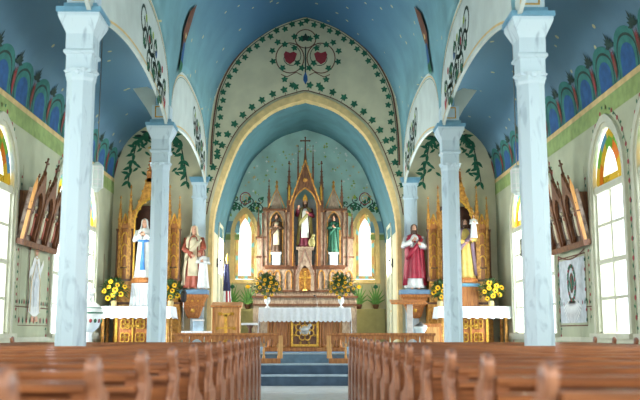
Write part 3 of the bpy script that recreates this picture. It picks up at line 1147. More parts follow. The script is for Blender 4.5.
zb = 1.42
YS = 22.9
xl, zs = P(193, 289, 22.62)
bracket('carved wooden wall bracket under the statue of the veiled woman and child', (xl, YS, zs - .74))
statue('statue of a woman in white veil and rust mantle bending to a child', (xl, 22.64, zs), 1.62, 's_rust', mantle='s_cream', veil='s_cream', front='s_cream',
       arms={'L': [(-.2, .0, 1.38), (-.26, -.08, 1.1), (-.02, -.26, .92)], 'R': [(.2, .0, 1.38), (.27, -.08, 1.12), (.2, -.2, .98)]}, cat='statue')
statue('statue of a small child in white standing beside the veiled woman', (xl + .26, 22.52, zs), .98, 's_white', arms={'L': [(-.2, .0, 1.38), (-.26, -.08, 1.2), (-.07, -.22, 1.26)], 'R': [(.2, .0, 1.38), (.26, -.08, 1.16), (.0, -.22, 1.22)]}, cat='statue')
xr, zs2 = P(415, 289, 22.62)
bracket('carved wooden wall bracket under the crimson robed statue', (xr, YS, zs2 - .74))
t = statue('bearded statue in white robe and crimson mantle pointing at his heart', (xr, 22.66, zs2), 1.66, 's_white', mantle='s_red', hair='hair', beard=True,
           arms={'L': [(-.2, .0, 1.38), (-.29, -.08, 1.16), (-.06, -.24, 1.3)], 'R': [(.2, .0, 1.38), (.27, -.1, 1.12), (.12, -.3, 1.2)]})
MB().loft([[(rx * math.cos(a) * (1 + .07 * math.sin(9 * a)), .0 + ry * math.sin(a) * (1 + .07 * math.sin(9 * a)), z) for a in [2 * PI * i / 54 for i in range(54)]] for z, rx, ry in ((.28, .285, .24), (.6, .25, .205), (.95, .225, .185), (1.12, .2, .16))], cap=False).build('skirt_fold', M['s_red'], t, smooth=True)
MB().ball((0, -.165, 1.27), .035, 10).build('heart', M['red'], t, smooth=True)


# ================================================================= RETABLES
def pinnacle(mb, x, y, z0, z1, w, gold=None):
    """square shaft, gablets, crocketed spire and finial"""
    h = z1 - z0
    zs_ = z0 + h * .45
    mb.box(x - w / 2, x + w / 2, y - w / 2, y + w / 2, z0, zs_)
    mb.box(x - w * .65, x + w * .65, y - w * .65, y + w * .65, zs_, zs_ + w * .35)
    mb.lathe([(w * .68, zs_ + w * .35), (w * .12, z1 - w * 1.1)], (x, y, 0), 4, rot=PI / 4)
    mb.ball((x, y, z1 - w * .75), w * .34, 8)
    mb.lathe([(w * .1, z1 - w * .6), (w * .22, z1 - w * .2), (.002, z1)], (x, y, 0), 6)
    for k in range(1, 4):
        zz = zs_ + w * .35 + (z1 - w * 1.1 - zs_) * k / 4.5
        rw = w * .55 * (1 - k / 5)
        for s_ in (-1, 1):
            mb.ball((x + s_ * (rw + .005), y, zz), w * .14, 6)


def cross(mb, x, y, z0, h, w, th):
    mb.box(x - th / 2, x + th / 2, y - th / 2, y + th / 2, z0, z0 + h)
    mb.box(x - w / 2, x + w / 2, y - th / 2, y + th / 2, z0 + h * .62, z0 + h * .62 + th)
    for a, b in ((-w / 2, h * .62 + th / 2), (w / 2, h * .62 + th / 2), (0, h)):
        mb.ball((x + a, y, z0 + b), th * .85, 8)


def gable(mb, cx, w, z0, za, arch_w, spring, rise, y0, y1):
    """gabled front pierced by a pointed arch"""
    n = 41
    inn = resample(door_shape(cx, arch_w, z0, spring, rise), n)
    out = resample([(cx - w, z0), (cx - w, spring + .02), (cx, za), (cx + w, spring + .02), (cx + w, z0)], n)
    # force the apex to correspond
    mb.strip(inn, out, y0, y1)


YR = 25.8


def R(px, py):
    return P(px, py, YR)


def main_retable():
    x0 = 0.0
    t = thing('high_altar', 'tall carved Gothic high altar with pinnacles and three niches against the apse wall', 'altar', (0, YR, .6))
    k = -.6
    Z = lambda py: R(305, py)[1] + k
    HX = lambda px: R(px, 250)[0] + .005
    mb = MB()   # stepped base
    mb.box(-1.50, 1.50, -.12, .6, 0, Z(296))
    mb.box(-1.42, 1.42, 0, .6, Z(296), Z(290))
    mb.build('base', M['altar_wood'], t)
    mb = MB()
    for z, w, yy in ((Z(297), 1.54, -.16), (Z(291), 1.44, -.04), (Z(305), 1.52, -.14)):
        mb.box(-w, w, yy, .6, z - .03, z + .03)
    mb.build('gradine_moulding', M['redwood'], t)
    # lower storey
    mb = MB().box(-1.16, 1.16, .12, .6, Z(291), Z(266))
    for s_ in (-1, 1):
        mb.box(s_ * 1.16, s_ * 1.42, .22, .6, Z(291), Z(238))
    mb.build('lower_storey', M['altar_wood'], t)
    mb = MB()
    for s_ in (-1, 1):
        for xc in (.48, .82, 1.04, 1.3):
            yy = .11 if xc < 1.1 else .21
            sh = resample(door_shape(s_ * xc, .075, Z(288), Z(275), .12), 21)
            sh2 = resample(door_shape(s_ * xc, .1, Z(288) - .02, Z(275), .16), 21)
            mb.strip(sh, sh2, yy - .02, yy + .01)
    mb.build('blind_arch', M['gold_wood'], t)
    mb = MB()
    for z, w, yy in ((Z(266), 1.2, .06), (Z(268), 1.18, .09)):
        mb.box(-w, w, yy, .6, z - .03, z + .035)
    for s_ in (-1, 1):
        a, b = sorted((s_ * 1.14, s_ * 1.46))
        mb.box(a, b, .17, .6, Z(238), Z(238) + .06)
        mb.box(a, b, .19, .6, Z(257), Z(257) + .04)
    mb.build('cornice', M['redwood'], t)
    # upper storey: side bays and centre bay
    mb = MB()
    for s_ in (-1, 1):
        gable(mb, s_ * .85, .30, Z(266), Z(187), .17, Z(222), .32, .2, .3)
        mb.box(s_ * .55, s_ * .40, .1, .5, Z(266), Z(200))
        mb.box(s_ * 1.15, s_ * 1.24, .2, .5, Z(266), Z(206))
    mb.box(-1.15, -.55, .45, .55, Z(266), Z(206))
    mb.box(1.15, .55, .45, .55, Z(266), Z(206))
    mb.build('side_bays', M['altar_wood'], t)
    mb = MB()
    gable(mb, 0, .46, Z(266), Z(160), .34, Z(207), .56, .02, .14)
    mb.box(-.46, .46, .5, .56, Z(266), Z(200))
    mb.build('centre_bay', M['walnut'], t)
    mb = MB().box(-.35, .35, .46, .5, Z(266), Z(197))
    for s_ in (-1, 1):
        a, b = sorted((s_ * .66, s_ * 1.04))
        mb.box(a, b, .42, .45, Z(266), Z(216))
    mb.build('niche_backing', M['niche'], t)
    # gilt outlines of the arches
    mb = MB()
    for cx, w, z0, sp, ri, yy in ((0, .34, Z(266), Z(207), .56, .0), (-.85, .17, Z(262), Z(222), .32, .18), (.85, .17, Z(262), Z(222), .32, .18)):
        mb.strip(resample(door_shape(cx, w, z0, sp, ri), 41), resample(offset_shape(cx, w, z0 + .03, sp, ri, .03), 41), yy, yy + .03)
    for s_ in (-1, 1):
        mb.tube([(s_ * .46, .01, Z(205)), (0, .01, Z(160))], .022, 6)
        for e in (-1, 1):
            mb.tube([(s_ * .85 + e * .3, .18, Z(211)), (s_ * .85, .18, Z(187))], .016, 6)
        for q in range(1, 6):
            mb.ball((s_ * .46 * (1 - q / 6), .01, Z(205) + (Z(160) - Z(205)) * q / 6 + .03), .035, 6)
    mb.ball((0, .0, Z(180)), .07, 10, sy=.4)
    mb.build('gilt_moulding', M['gold_wood'], t)
    mb = MB()
    mb.box(-1.26, -.42, .12, .5, Z(210), Z(208))
    mb.box(1.26, .42, .12, .5, Z(210), Z(208))
    for s_ in (-1, 1):
        for xc in (.40, .56, 1.12, 1.26):
            mb.lathe([(.03, Z(266)), (.03, Z(262)), (.02, Z(260)), (.02, Z(215)), (.035, Z(212))], (s_ * xc, .1 if xc < .6 else .18, 0), 8)
    mb.build('colonnette', M['redwood'], t)
    # pinnacles
    for px, p0, p1, w, yy in ((288.5, 212, 160, .11, .1), (321.5, 212, 160, .11, .1), (297.6, 186, 144, .055, .12), (312.8, 186, 144, .055, .12),
                              (268, 212, 178, .08, .22), (342, 212, 178, .08, .22), (257.5, 242, 206, .07, .26), (352.5, 242, 206, .07, .26)):
        m2 = MB()
        pinnacle(m2, HX(px), yy, Z(p0), Z(p1), w)
        m2.build('pinnacle', M['walnut'] if w < .1 else M['redwood'], t)
    for s_ in (-1, 1):
        m2 = MB()
        m2.lathe([(.03, Z(187) - .02), (.05, Z(185)), (.02, Z(183)), (.045, Z(181)), (.01, Z(179))], (s_ * .85, .24, 0), 8)
        m2.build('finial', M['gold_wood'], t, smooth=True)
        m2 = MB()
        m2.lathe([(.028, Z(200)), (.028, Z(188)), (.002, Z(184))], (s_ * .475, .03, 0), 8)
        m2.build('gilt_angel_niche', M['gold'], t)
    m2 = MB()
    m2.lathe([(.06, Z(164)), (.025, Z(152)), (.02, Z(146))], (0, .08, 0), 6)
    cross(m2, 0, .08, Z(147), Z(137) - Z(147), .26, .035)
    m2.build('top_cross', M['redwood'], t)
    # pedestals under the statues
    m2 = MB()
    m2.box(-.2, .2, -.02, .4, Z(266), Z(250))
    m2.box(-.26, .26, -.06, .44, Z(250), Z(247))
    m2.build('pedestal', M['altar_wood'], t)
    for s_ in (-1, 1):
        m2 = MB()
        m2.box(s_ * .85 - .12, s_ * .85 + .12, .1, .4, Z(266), Z(254))
        m2.box(s_ * .85 - .16, s_ * .85 + .16, .07, .42, Z(254), Z(252))
        m2.build('pedestal', M['niche'], t)
    # tabernacle
    m2 = MB()
    gable(m2, 0, .27, Z(291), Z(249), .17, Z(276), .3, -.1, .12)
    m2.build('tabernacle_front', M['altar_wood'], t)
    m2 = MB().box(-.17, .17, .0, .05, Z(291), Z(268))
    m2.build('tabernacle_door', M['gold_wood'], t)
    m2 = MB()
    for e in (-1, 1):
        m2.tube([(e * .27, -.1, Z(275)), (0, -.1, Z(249))], .018, 6)
        pinnacle(m2, e * .3, -.02, Z(291), Z(254), .06)
    m2.build('tabernacle_trim', M['redwood'], t)
    return t, Z


ha, ZR = main_retable()
za = lambda py: ZR(py) + .6
statue('bearded figure in wine robe and white vestment in the centre niche', (0, YR + .2, za(247)), 1.42, 's_wine', mantle='s_olive', front='s_white', beard=True, mitre=True,
       arms={'L': [(-.2, .0, 1.38), (-.29, -.08, 1.2), (-.24, -.2, 1.42)], 'R': [(.2, .0, 1.38), (.27, -.1, 1.15), (.1, -.25, 1.25)]})
statue('dark bearded figure in brown robe in the left niche of the high altar', (-.85, YR + .24, za(252)), 1.12, 's_brown', mantle='s_brown', front='s_cream', beard=True)
statue('figure in green robe and mantle in the right niche of the high altar', (.85, YR + .24, za(252)), 1.1, 's_green', mantle='s_green', hair='hair')
# lamb at the feet of the centre figure
t = thing('lamb_figure', 'small golden kneeling animal figure at the feet of the centre niche statue', 'figurine', (.2, YR + .04, za(247)))
MB().lathe([(.02, .0), (.09, .03), (.11, .13), (.09, .22), (.03, .26)], n=12, sy=.7).tube([(.0, 0, .2), (.04, -.02, .32)], [.06, .04], 8).ball((.05, -.05, .34), .05, 10, sy=1.3).tube([(-.05, -.05, 0), (-.05, -.05, .1)], .022, 6).tube([(.05, -.05, 0), (.05, -.05, .1)], .022, 6).build('body', M['s_olive'], t, smooth=True)
# altar cross and stem in front of the tabernacle
t = thing('altar_cross', 'small golden cross standing before the tabernacle of the high altar', 'cross', (0, YR - .16 + .1, za(291) + .0))
m2 = MB().lathe([(.07, 0), (.06, .03), (.015, .06)], (0, -.12, 0), 10)
cross(m2, 0, -.12, .05, .5, .3, .03)
m2.build('crucifix', M['gold'], t)


def side_retable(cx, mirror, label):
    """gilded Gothic shrine over a side altar"""
    Y = 22.45
    t = thing('side_shrine', label, 'altarpiece', (cx, Y, .6), 0, 'gilded side shrines')
    Z = lambda py: P(305, py, Y)[1] - .6
    mb = MB()
    mb.box(-.82, .82, 0, .5, 0, Z(303))
    mb.box(-.78, .78, .06, .5, Z(303), Z(280))
    mb.build('base', M['gold_wood'], t)
    # centre bay
    mb = MB()
    n = 61
    inn = resample(door_shape(0, .37, Z(280), Z(222), .62, 14), n)
    o = [(-.47, Z(280)), (-.47, Z(214))] + [(-.47 + .37 * f ** .8, Z(214) + (Z(178) - Z(214)) * f ** 1.25) for f in [i / 10 for i in range(1, 11)]]
    out = resample(o + [(-x, z) for x, z in reversed(o)], n)
    mb.strip(inn, out, .06, .2)
    mb.build('centre_gable', M['gold_wood'], t)
    mb = MB()
    for i in range(4, n - 4, 3):
        if inn[i][1] > Z(222):
            mb.ball((inn[i][0] * .97, .08, inn[i][1] - .02), .035, 6, sy=.5)
        if out[i][1] > Z(214):
            mb.ball((out[i][0], .12, out[i][1] + .02), .04, 6)
    mb.strip(resample(door_shape(0, .345, Z(278), Z(222), .57, 14), n), resample(door_shape(0, .385, Z(280), Z(222), .64, 14), n), .03, .08)
    mb.build('gilt_cresting', M['gold'], t)
    MB().box(-.40, .40, .40, .46, Z(280), Z(204)).build('niche_backing', M['niche_dark'], t)
    mb = MB()
    mb.box(-.1, .1, .06, .24, Z(182), Z(172))
    mb.lathe([(.14, Z(172)), (.14, Z(171)), (.09, Z(170)), (.015, Z(153))], (0, .15, 0), 4, rot=PI / 4)
    for q in range(4):
        for e in (-1, 1):
            mb.ball((e * (.085 - .018 * q), .12, Z(168) + q * .09), .022, 6)
    mb.build('spire', M['oak'], t)
    mb = MB()
    cross(mb, 0, .15, Z(153), .22, .16, .03)
    mb.build('spire_cross', M['gold'], t)
    for s_ in (-1, 1):
        mb = MB()
        xa, xb = s_ * .50, s_ * .76
        a, b = sorted((xa, xb))
        mb.box(a, b, .2, .3, Z(280), Z(228))
        cxx = (a + b) / 2
        mb.prism([(a, Z(228)), (b, Z(228)), (cxx, Z(214))], .14, .3)
        mb.build('side_panel', M['oak'], t)
        mb = MB()
        for q in range(4):
            z1 = Z(278) + (Z(232) - Z(278)) * q / 4
            hh = (Z(232) - Z(278)) / 4
            mb.strip(resample(door_shape(cxx, .06, z1 + .02, z1 + hh * .6, .1), 15), resample(door_shape(cxx, .09, z1, z1 + hh * .62, .13), 15), .16, .2)
        for e in (a, b):
            mb.box(e - .02, e + .02, .13, .22, Z(280), Z(228))
            mb.tube([(e, .14, Z(228)), (cxx, .14, Z(213))], .02, 6)
        mb.ball((cxx, .14, Z(222)), .04, 8, sy=.5)
        mb.build('gilt_tracery', M['gold'], t)
        for xp, p0, p1, w in ((.50, 236, 184, .09), (.76, 240, 195, .08)):
            m2 = MB()
            pinnacle(m2, s_ * xp, .14, Z(p0), Z(p1), w)
            m2.box(s_ * xp - w / 2, s_ * xp + w / 2, .1, .26, Z(280), Z(p0))
            m2.build('pinnacle', M['gold_wood'], t)
        for xp in (.42, .80):
            m2 = MB().lathe([(.04, Z(280)), (.04, Z(277)), (.022, Z(275)), (.022, Z(232)), (.04, Z(229))], (s_ * xp, .04, 0), 8)
            m2.build('colonnette', M['redwood'], t)
    mb = MB()
    for z in (Z(280), Z(303), Z(268)):
        if z == Z(268):
            for s_ in (-1, 1):
                a, b = sorted((s_ * .48, s_ * .8))
                mb.box(a, b, .12, .3, z, z + .03)
        else:
            mb.box(-.84, .84, -.02, .5, z - .03, z + .02)
    mb.build('moulding', M['redwood'], t)
    return t, (lambda py: Z(py) + .6)


cxL = P(148, 250, 22.45)[0]
cxR = P(459.3, 250, 22.45)[0]
_, zl = side_retable(cxL, 1, 'gilded Gothic shrine with spire behind the left side altar')
_, zr = side_retable(cxR, -1, 'gilded Gothic shrine with spire behind the right side altar')

# left: statue in white with blue sash on a draped pedestal
xm = P(144, 250, 22.1)[0]
zm = P(144, 279, 22.1)[1]
t = thing('statue_pedestal', 'tall pedestal draped in white cloth on the left side altar', 'pedestal', (xm, 22.1, 1.66))
MB().box(-.2, .2, -.15, .15, 0, zm - 1.66 - .13).build('block', M['white'], t)
def draped(w, d, h, hem=.02, n=40):
    mb = MB()
    rings = []
    for z, gx in ((h + .006, -.02), (h + .006, .006), (h * .6, .015), (h * .2, .03), (0, .04)):
        r_ = []
        for i in range(n * 4):
            s_ = i // n
            f = (i % n) / n
            x = [-w + 2 * w * f, w, w - 2 * w * f, -w][s_]
            y = [-d, -d + 2 * d * f, d, d - 2 * d * f][s_]
            k = (gx + .012 * math.sin(i * .9) * (1 if z < h else 0)) if gx > 0 else gx
            r_.append((x + k * (x / w), y + k * (y / d), z + (hem * abs(math.sin(i * .5)) if z == 0 else 0)))
        rings.append(r_)
    return mb.loft(rings, cap=False)
m2 = draped(.24, .19, zm - 1.66 - .12)
m2.box(-.24, .24, -.19, .19, zm - 1.66 - .125, zm - 1.66 - .118)
m2.build('cloth_cover', M['cloth'], t, smooth=False)
statue('statue of a praying woman in white veil and robe with blue sash', (xm, 22.1, zm), 1.5, 's_white', veil='s_white', sash='s_blue', base='oak',
       arms={'L': [(-.2, .0, 1.38), (-.25, -.08, 1.14), (-.03, -.24, 1.28)], 'R': [(.2, .0, 1.38), (.25, -.08, 1.14), (.03, -.24, 1.28)]})
xj = P(465.5, 250, 22.1)[0]
zj = P(465, 279, 22.1)[1]
t = thing('statue_pedestal', 'carved oak pedestal under the statue of the man with a child', 'pedestal', (xj, 22.1, 1.66))
MB().box(-.26, .26, -.2, .2, 0, zj - 1.66 - .2).build('block', M['oak'], t, bevel=.01)
MB().box(-.3, .3, -.23, .23, zj - 1.66 - .2, zj - 1.66 - .12).build('blue_top', M['trim_blue'], t)
statue('statue of a bearded man in ochre robe and mauve mantle carrying a child', (xj, 22.12, zj), 1.5, 's_yellow', mantle='s_mauve', hair='hair', beard=True, base='oak',
       arms={'L': [(-.2, .0, 1.38), (-.27, -.08, 1.12), (-.06, -.22, 1.05)], 'R': [(.2, .0, 1.38), (.27, -.08, 1.14), (.14, -.26, 1.14)]})
statue('small statue of a child in white held on the arm of the bearded man', (xj + .17, 21.83, zj + 1.0), .58, 's_white')


# side altars
def side_altar(cx, label, lab2):
    Y = 21.75
    t = thing('side_altar', label, 'altar', (cx, Y, .6), 0, 'side altars')
    top = 1.62 - .6
    MB().box(-.87, .87, -.3, .42, top - .06, top).build('table_top', M['oak_light'], t)
    MB().box(-.5, .36, -.1, .4, 0, top - .06).build('body', M['oak'], t)
    # gilt front panel with quatrefoil tracery
    mb = MB()
    for s_ in (-1, 1):
        for zc_ in (.3, .62):
            c = (-.07 + s_ * .18, zc_)
            for k in range(4):
                a = k * PI / 2 + PI / 4
                cc = (c[0] + .07 * math.cos(a), c[1] + .07 * math.sin(a))
                mb.strip([(cc[0] + .045 * math.cos(b), cc[1] + .045 * math.sin(b)) for b in [2 * PI * i / 12 for i in range(12)]],
                         [(cc[0] + .07 * math.cos(b), cc[1] + .07 * math.sin(b)) for b in [2 * PI * i / 12 for i in range(12)]], -.16, -.1, closed=True)
            mb.ball((c[0], -.14, c[1]), .04, 8, sy=.5)
    mb.strip([(-.44, .08), (.30, .08), (.30, .86), (-.44, .86)], [(-.5, .02), (.36, .02), (.36, .92), (-.5, .92)], -.15, -.1, closed=True)
    cross(mb, -.07, -.14, .12, .7, .3, .04)
    mb.build('gilt_front', M['gold'], t)
    for x in (-.78, .78):
        for yy in (-.2, .3):
            m2 = MB().lathe([(.08, 0), (.08, .05), (.04, .1), (.04, .72), (.06, .76), (.045, .8), (.09, .9), (.1, top - .06)], (x, yy, 0), 12)
            m2.build('leg', M['gold_wood'], t, smooth=True)
    c = draped(.88, .38, .3, .04, 60)
    c.box(-.88, .88, -.38, .38, .298, .304)
    o = c.build('altar_cloth', M['cloth'])
    o.location = (cx, Y + .05, 1.335)
    tag(o, lab2, 'altar cloth', 'lace edged cloths of the side altars')
    return t


side_altar(P(137.5, 300, 21.75)[0], 'left side altar with gilt tracery front and turned legs', 'white lace edged cloth on the left side altar')
side_altar(P(472, 300, 21.75)[0], 'right side altar with gilt tracery front and turned legs', 'white lace edged cloth on the right side altar')


# main altar
def altar():
    Y = 19.8
    t = thing('altar_table', 'oak altar table with gilded lamb panel in the middle of the sanctuary', 'altar', (0, Y, .6))
    MB().box(-.98, .98, 0, .75, .9, .96).build('table_top', M['oak'], t)
    MB().box(-.84, .84, .12, .68, 0, .9).build('body', M['oak_light'], t)
    MB().box(-.9, .9, .05, .72, 0, .09).build('plinth', M['oak'], t, bevel=.01)
    mb = MB()
    for s_ in (-1, 1):
        for x in (.78, .70, .40, .34):
            m2 = MB().lathe([(.04, .09), (.04, .14), (.025, .17), (.025, .72), (.04, .78), (.045, .84)], (s_ * x, .09, 0), 10)
            m2.build('colonnette', M['oak'], t, smooth=True)
        x0_, x1_ = sorted((s_ * .44, s_ * .64))
        MB().box(x0_, x1_, .1, .12, .15, .8).build('side_panel', M['oak'], t)
    mb = MB().box(-.30, .30, .07, .12, .12, .84)
    mb.build('centre_panel', M['walnut'], t)
    mb = MB()
    mb.strip([(-.26, .16), (.26, .16), (.26, .8), (-.26, .8)], [(-.31, .11), (.31, .11), (.31, .85), (-.31, .85)], .04, .08, closed=True)
    for k in range(8):
        a = k * PI / 4 + PI / 8
        cx_, cz_ = .15 * math.cos(a), .47 + .17 * math.sin(a)
        mb.strip([(cx_ + .05 * math.cos(b), cz_ + .05 * math.sin(b)) for b in [2 * PI * i / 14 for i in range(14)]],
                 [(cx_ + .075 * math.cos(b), cz_ + .075 * math.sin(b)) for b in [2 * PI * i / 14 for i in range(14)]], .03, .07, closed=True)
        mb.ball((.24 * math.cos(a), .06, .47 + .3 * math.sin(a)), .03, 8, sy=.6)
    mb.build('gilt_tracery', M['gold'], t)
    mb = MB()
    mb.strip([(.13 * math.cos(b), .47 + .13 * math.sin(b)) for b in [2 * PI * i / 20 for i in range(20)]], [(.02 * math.cos(b), .47 + .02 * math.sin(b)) for b in [2 * PI * i / 20 for i in range(20)]], .06, .068, closed=True)
    mb.tube([(-.09, .03, .47), (.0, .02, .49), (.07, .03, .49)], [.045, .06, .05], 10)
    mb.tube([(.06, .02, .5), (.1, .01, .57)], [.04, .03], 8)
    mb.ball((.115, .01, .58), .035, 8, sx=1.3)
    for x in (-.09, -.03, .05, .1):
        mb.tube([(x * .8, .03, .45), (x * 1.1, .02, .38)], .014, 6)
    mb.build('lamb_relief', M['s_white'], t, smooth=True)
    # cloth with scalloped lace hem and longer side falls
    mb = MB()
    n = 80
    W_, D0, D1 = 1.02, -.06, .8
    zt = .968
    rows = []
    for kz, z in enumerate((zt, zt - .02, zt - .12, zt - .29)):
        row = []
        for i in range(n + 1):
            x = -W_ + 2 * W_ * i / n
            zz = z - (.035 * abs(math.sin(i * PI / 4)) if kz == 3 else 0)
            row.append((x, D0 - .008 * kz + .006 * math.sin(i * 1.1) * (kz > 0), zz))
        rows.append(row)
    mb.loft(rows, cap=False, closed=False)
    for s_ in (-1, 1):
        rows = []
        for kz, z in enumerate((zt, zt - .2, zt - .6)):
            rows.append([(s_ * (W_ + .01 * kz + .008 * math.sin(i)), D0 + (D1 - D0) * i / 20, z) for i in range(21)])
        mb.loft(rows, cap=False, closed=False)
    mb.add([(-W_, D0, zt), (W_, D0, zt), (W_, D1, zt), (-W_, D1, zt)], [(0, 1, 2, 3)])
    o = mb.build('altar_cloth', M['cloth'], loc=(0, Y, .6))
    tag(o, 'white cloth with scalloped hem on the central altar table', 'altar cloth')


altar()

# small credence table to the left of the altar, and lectern
t = thing('credence_table', 'small white clothed table touching the left end of the altar', 'table', (P(250, 320, 19.9)[0], 20.0, .6))
MB().box(-.19, .16, -.2, .2, .58, .63).build('table_top', M['cloth'], t, bevel=.01)
MB().lathe([(.11, 0), (.1, .03), (.035, .08), (.05, .3), (.035, .5), (.09, .58)], n=12).build('pedestal', M['redwood'], t, smooth=True)
t = thing('side_bench', 'low white clothed table behind the rail under the left bracket', 'table', (P(197, 325, 19.6)[0], 19.7, .6))
MB().box(-.33, .33, -.18, .18, .28, .45).build('cloth_cover', M['cloth'], t, bevel=.01)
for sx in (-1, 1):
    for sy in (-1, 1):
        MB().cbox(sx * .27, sy * .13, 0, .05, .05, .28).build('leg', M['oak'], t)
t = thing('candle_box', 'pale blue box standing on the low clothed table', 'box', (P(197, 325, 19.6)[0] + .02, 19.7, 1.05))
MB().box(-.11, .11, -.08, .08, 0, .22).build('box_body', mat('pale_blue_box', (170, 200, 220), .5), t, bevel=.01)
MB().box(-.12, .12, -.09, .09, .22, .25).build('lid', M['white'], t)

xq, _z = P(225.5, 320, 18.95)
t = thing('ambo', 'solid oak lectern with gilded cross and grapes, left of the altar', 'lectern', (xq, 19.0, .6))
MB().box(-.29, .29, .05, .4, 0, .95).build('body', M['oak_light'], t, bevel=.01)
MB().box(-.31, .31, 0, .42, 0, .08).build('plinth', M['oak'], t)
mb = MB()
for s_ in (-1, 1):
    mb.box(s_ * .29, s_ * .25, .02, .06, .05, .95)
mb.build('side_stile', M['oak'], t)
MB().prism([(-.02, .95), (.45, .95), (.45, 1.08), (-.02, .99)], -.33, .33, 'x').build('desk_top', M['oak'], t, bevel=.008)
mb = MB()
mb.box(-.03, .03, .02, .05, .2, .8)
mb.prism([(-.05, .76), (.05, .76), (.1, .83), (-.1, .83)], .02, .05)
for s_ in (-1, 1):
    mb.box(min(s_ * .03, s_ * .17), max(s_ * .03, s_ * .17), .03, .05, .50, .53)
    for k in range(6):
        mb.ball((s_ * (.11 + .02 * (k % 3)), .04, .80 + .03 * (k // 3)), .022, 6)
        mb.ball((s_ * (.17 + .012 * (k % 3)), .04, .49 + .03 * (k // 3)), .022, 6)
mb.build('gilt_emblem', M['gold'], t)

xq = P(410, 310, 19.3)[0]
t = thing('lectern', 'wooden topped reading stand on a pale post, right of the altar', 'lectern', (xq, 19.35, .6))
MB().prism([(-.2, 1.02), (.22, 1.10), (.22, 1.14), (-.2, 1.06)], -.42, .36, 'x').build('desk_top', M['oak'], t, bevel=.008)
MB().box(-.06, .06, -.05, .05, .05, 1.06).build('post', mat('pale_stand_post', (206, 196, 184), .4), t, bevel=.008)
MB().box(-.22, .22, -.16, .16, 0, .05).build('foot', M['oak'], t, bevel=.01)
t = thing('glass_bowl', 'metal topped pale bowl stand behind the rail, beside the reading stand', 'bowl', (P(411, 320, 21.6)[0] + .02, 20.0, .6))
MB().lathe([(.13, 0), (.12, .03), (.03, .07), (.03, .36), (.1, .42), (.15, .52), (.15, .55), (.13, .55)], n=16).build('bowl', M['lampglass'], t, smooth=True)
MB().lathe([(.155, .55), (.155, .57), (.05, .62), (.02, .66)], n=16).build('lid', M['metal'], t, smooth=True)
# small oak cupboard at the right end of the rail
t = thing('oak_cupboard', 'low oak cabinet behind the rail beneath the right bracket', 'cabinet', (P(437, 325, 20.3)[0] - .08, 20.6, .6))
MB().box(-.2, .2, -.15, .2, 0, .62).build('body', M['oak'], t, bevel=.01)
MB().box(-.15, .15, -.17, -.15, .08, .54).build('door', M['oak_light'], t)


# ================================================================= FLOWERS
def leaf_mesh(mb, p, d, L, w):
    d = Vector(d).normalized()
    sd = d.cross(Vector((0, 0, 1))).normalized()
    p = Vector(p)
    up = sd.cross(d)
    mb.add([p, p + d * L * .4 + sd * w / 2 + up * .01, p + d * L - Vector((0, 0, L * .2)), p + d * L * .4 - sd * w / 2 + up * .01, p + d * L * .45 + up * .02],
           [(0, 1, 4), (1, 2, 4), (2, 3, 4), (3, 0, 4)])


def sunflower_mesh(r):
    mb = MB()
    for k in range(14):
        a = 2 * PI * k / 14
        for lay in range(2):
            aa = a + lay * PI / 14
            rr = r * (1 - .15 * lay)
            c, s_ = math.cos(aa), math.sin(aa)
            w = r * .2
            mb.add([(c * r * .3 - s_ * w * .4, -.01 - .008 * lay, s_ * r * .3 + c * w * .4), (c * r * .3 + s_ * w * .4, -.01 - .008 * lay, s_ * r * .3 - c * w * .4),
                    (c * rr * .7 + s_ * w, -.03, s_ * rr * .7 - c * w), (c * rr, -.015, s_ * rr), (c * rr * .7 - s_ * w, -.03, s_ * rr * .7 + c * w)], [(0, 1, 2, 3, 4)])
    return mb


sf_proto = None


def bouquet(label, loc, w, h, nfl, seed, vase='urn', fsize=.085, group='sunflower bouquets'):
    global sf_proto
    t = thing('flower_bouquet', label, 'bouquet', loc, 0, group)
    rnd = random.Random(seed)
    if vase == 'urn':
        prof, vh = [(.06, 0), (.055, .02), (.02, .05), (.02, .08), (.05, .11), (.07, .16), (.07, .19), (.05, .22), (.065, .24)], .22
    else:
        prof, vh = [(.06, 0), (.075, .06), (.07, .12), (.06, .14)], .14
    MB().lathe(prof, n=14).build('vase', M['white'] if vase == 'urn' else M['ochre'], t, smooth=True)
    mb = MB()
    cz = vh + h * .5
    for k in range(520):
        a, e = rnd.uniform(0, 2 * PI), rnd.uniform(-.6, 1.4)
        rr = rnd.uniform(.35, 1.08)
        c = Vector((math.cos(a) * math.cos(e) * w * .5 * rr, math.sin(a) * math.cos(e) * w * .35 * rr, cz + math.sin(e) * h * .5 * rr))
        leaf_mesh(mb, c, (c.x + rnd.uniform(-.05, .05), c.y - .02, (c.z - cz) + rnd.uniform(-.05, .08)), rnd.uniform(.07, .14), rnd.uniform(.03, .055))
    for k in range(10):
        a = 2 * PI * k / 10
        mb.tube([(0, 0, vh - .05), (math.cos(a) * w * .2, math.sin(a) * w * .15, cz + h * .2)], .006, 5)
    mb.build('foliage', M['leafplant'], t)
    for k in range(nfl):
        a = PI + PI * (k + .5) / nfl * 1.0 if False else rnd.uniform(0, 2 * PI)
        rr = math.sqrt((k + .5) / nfl) * .5
        g = k * 2.4
        x, z = math.cos(g) * w * rr, cz + math.sin(g) * h * rr * .95
        y = -math.sqrt(max(0, .25 - rr * rr)) * w * .6 - .05
        if sf_proto is None:
            f = sunflower_mesh(.1).build('sunflower', M['petal'], t)
            MB().ball((0, -.025, 0), .035, 10, sy=.4).build('flower_disc', M['disc'], f, smooth=True)
            sf_proto = f
        else:
            f = copy_tree(sf_proto, t)
        s_ = fsize / .1 * rnd.uniform(.85, 1.15)
        f.location, f.scale = (x, y, z), (s_, s_, s_)
        f.rotation_euler = (rnd.uniform(-.3, .3) - (z - cz) * 1.2, 0, x * 1.8)
    return t


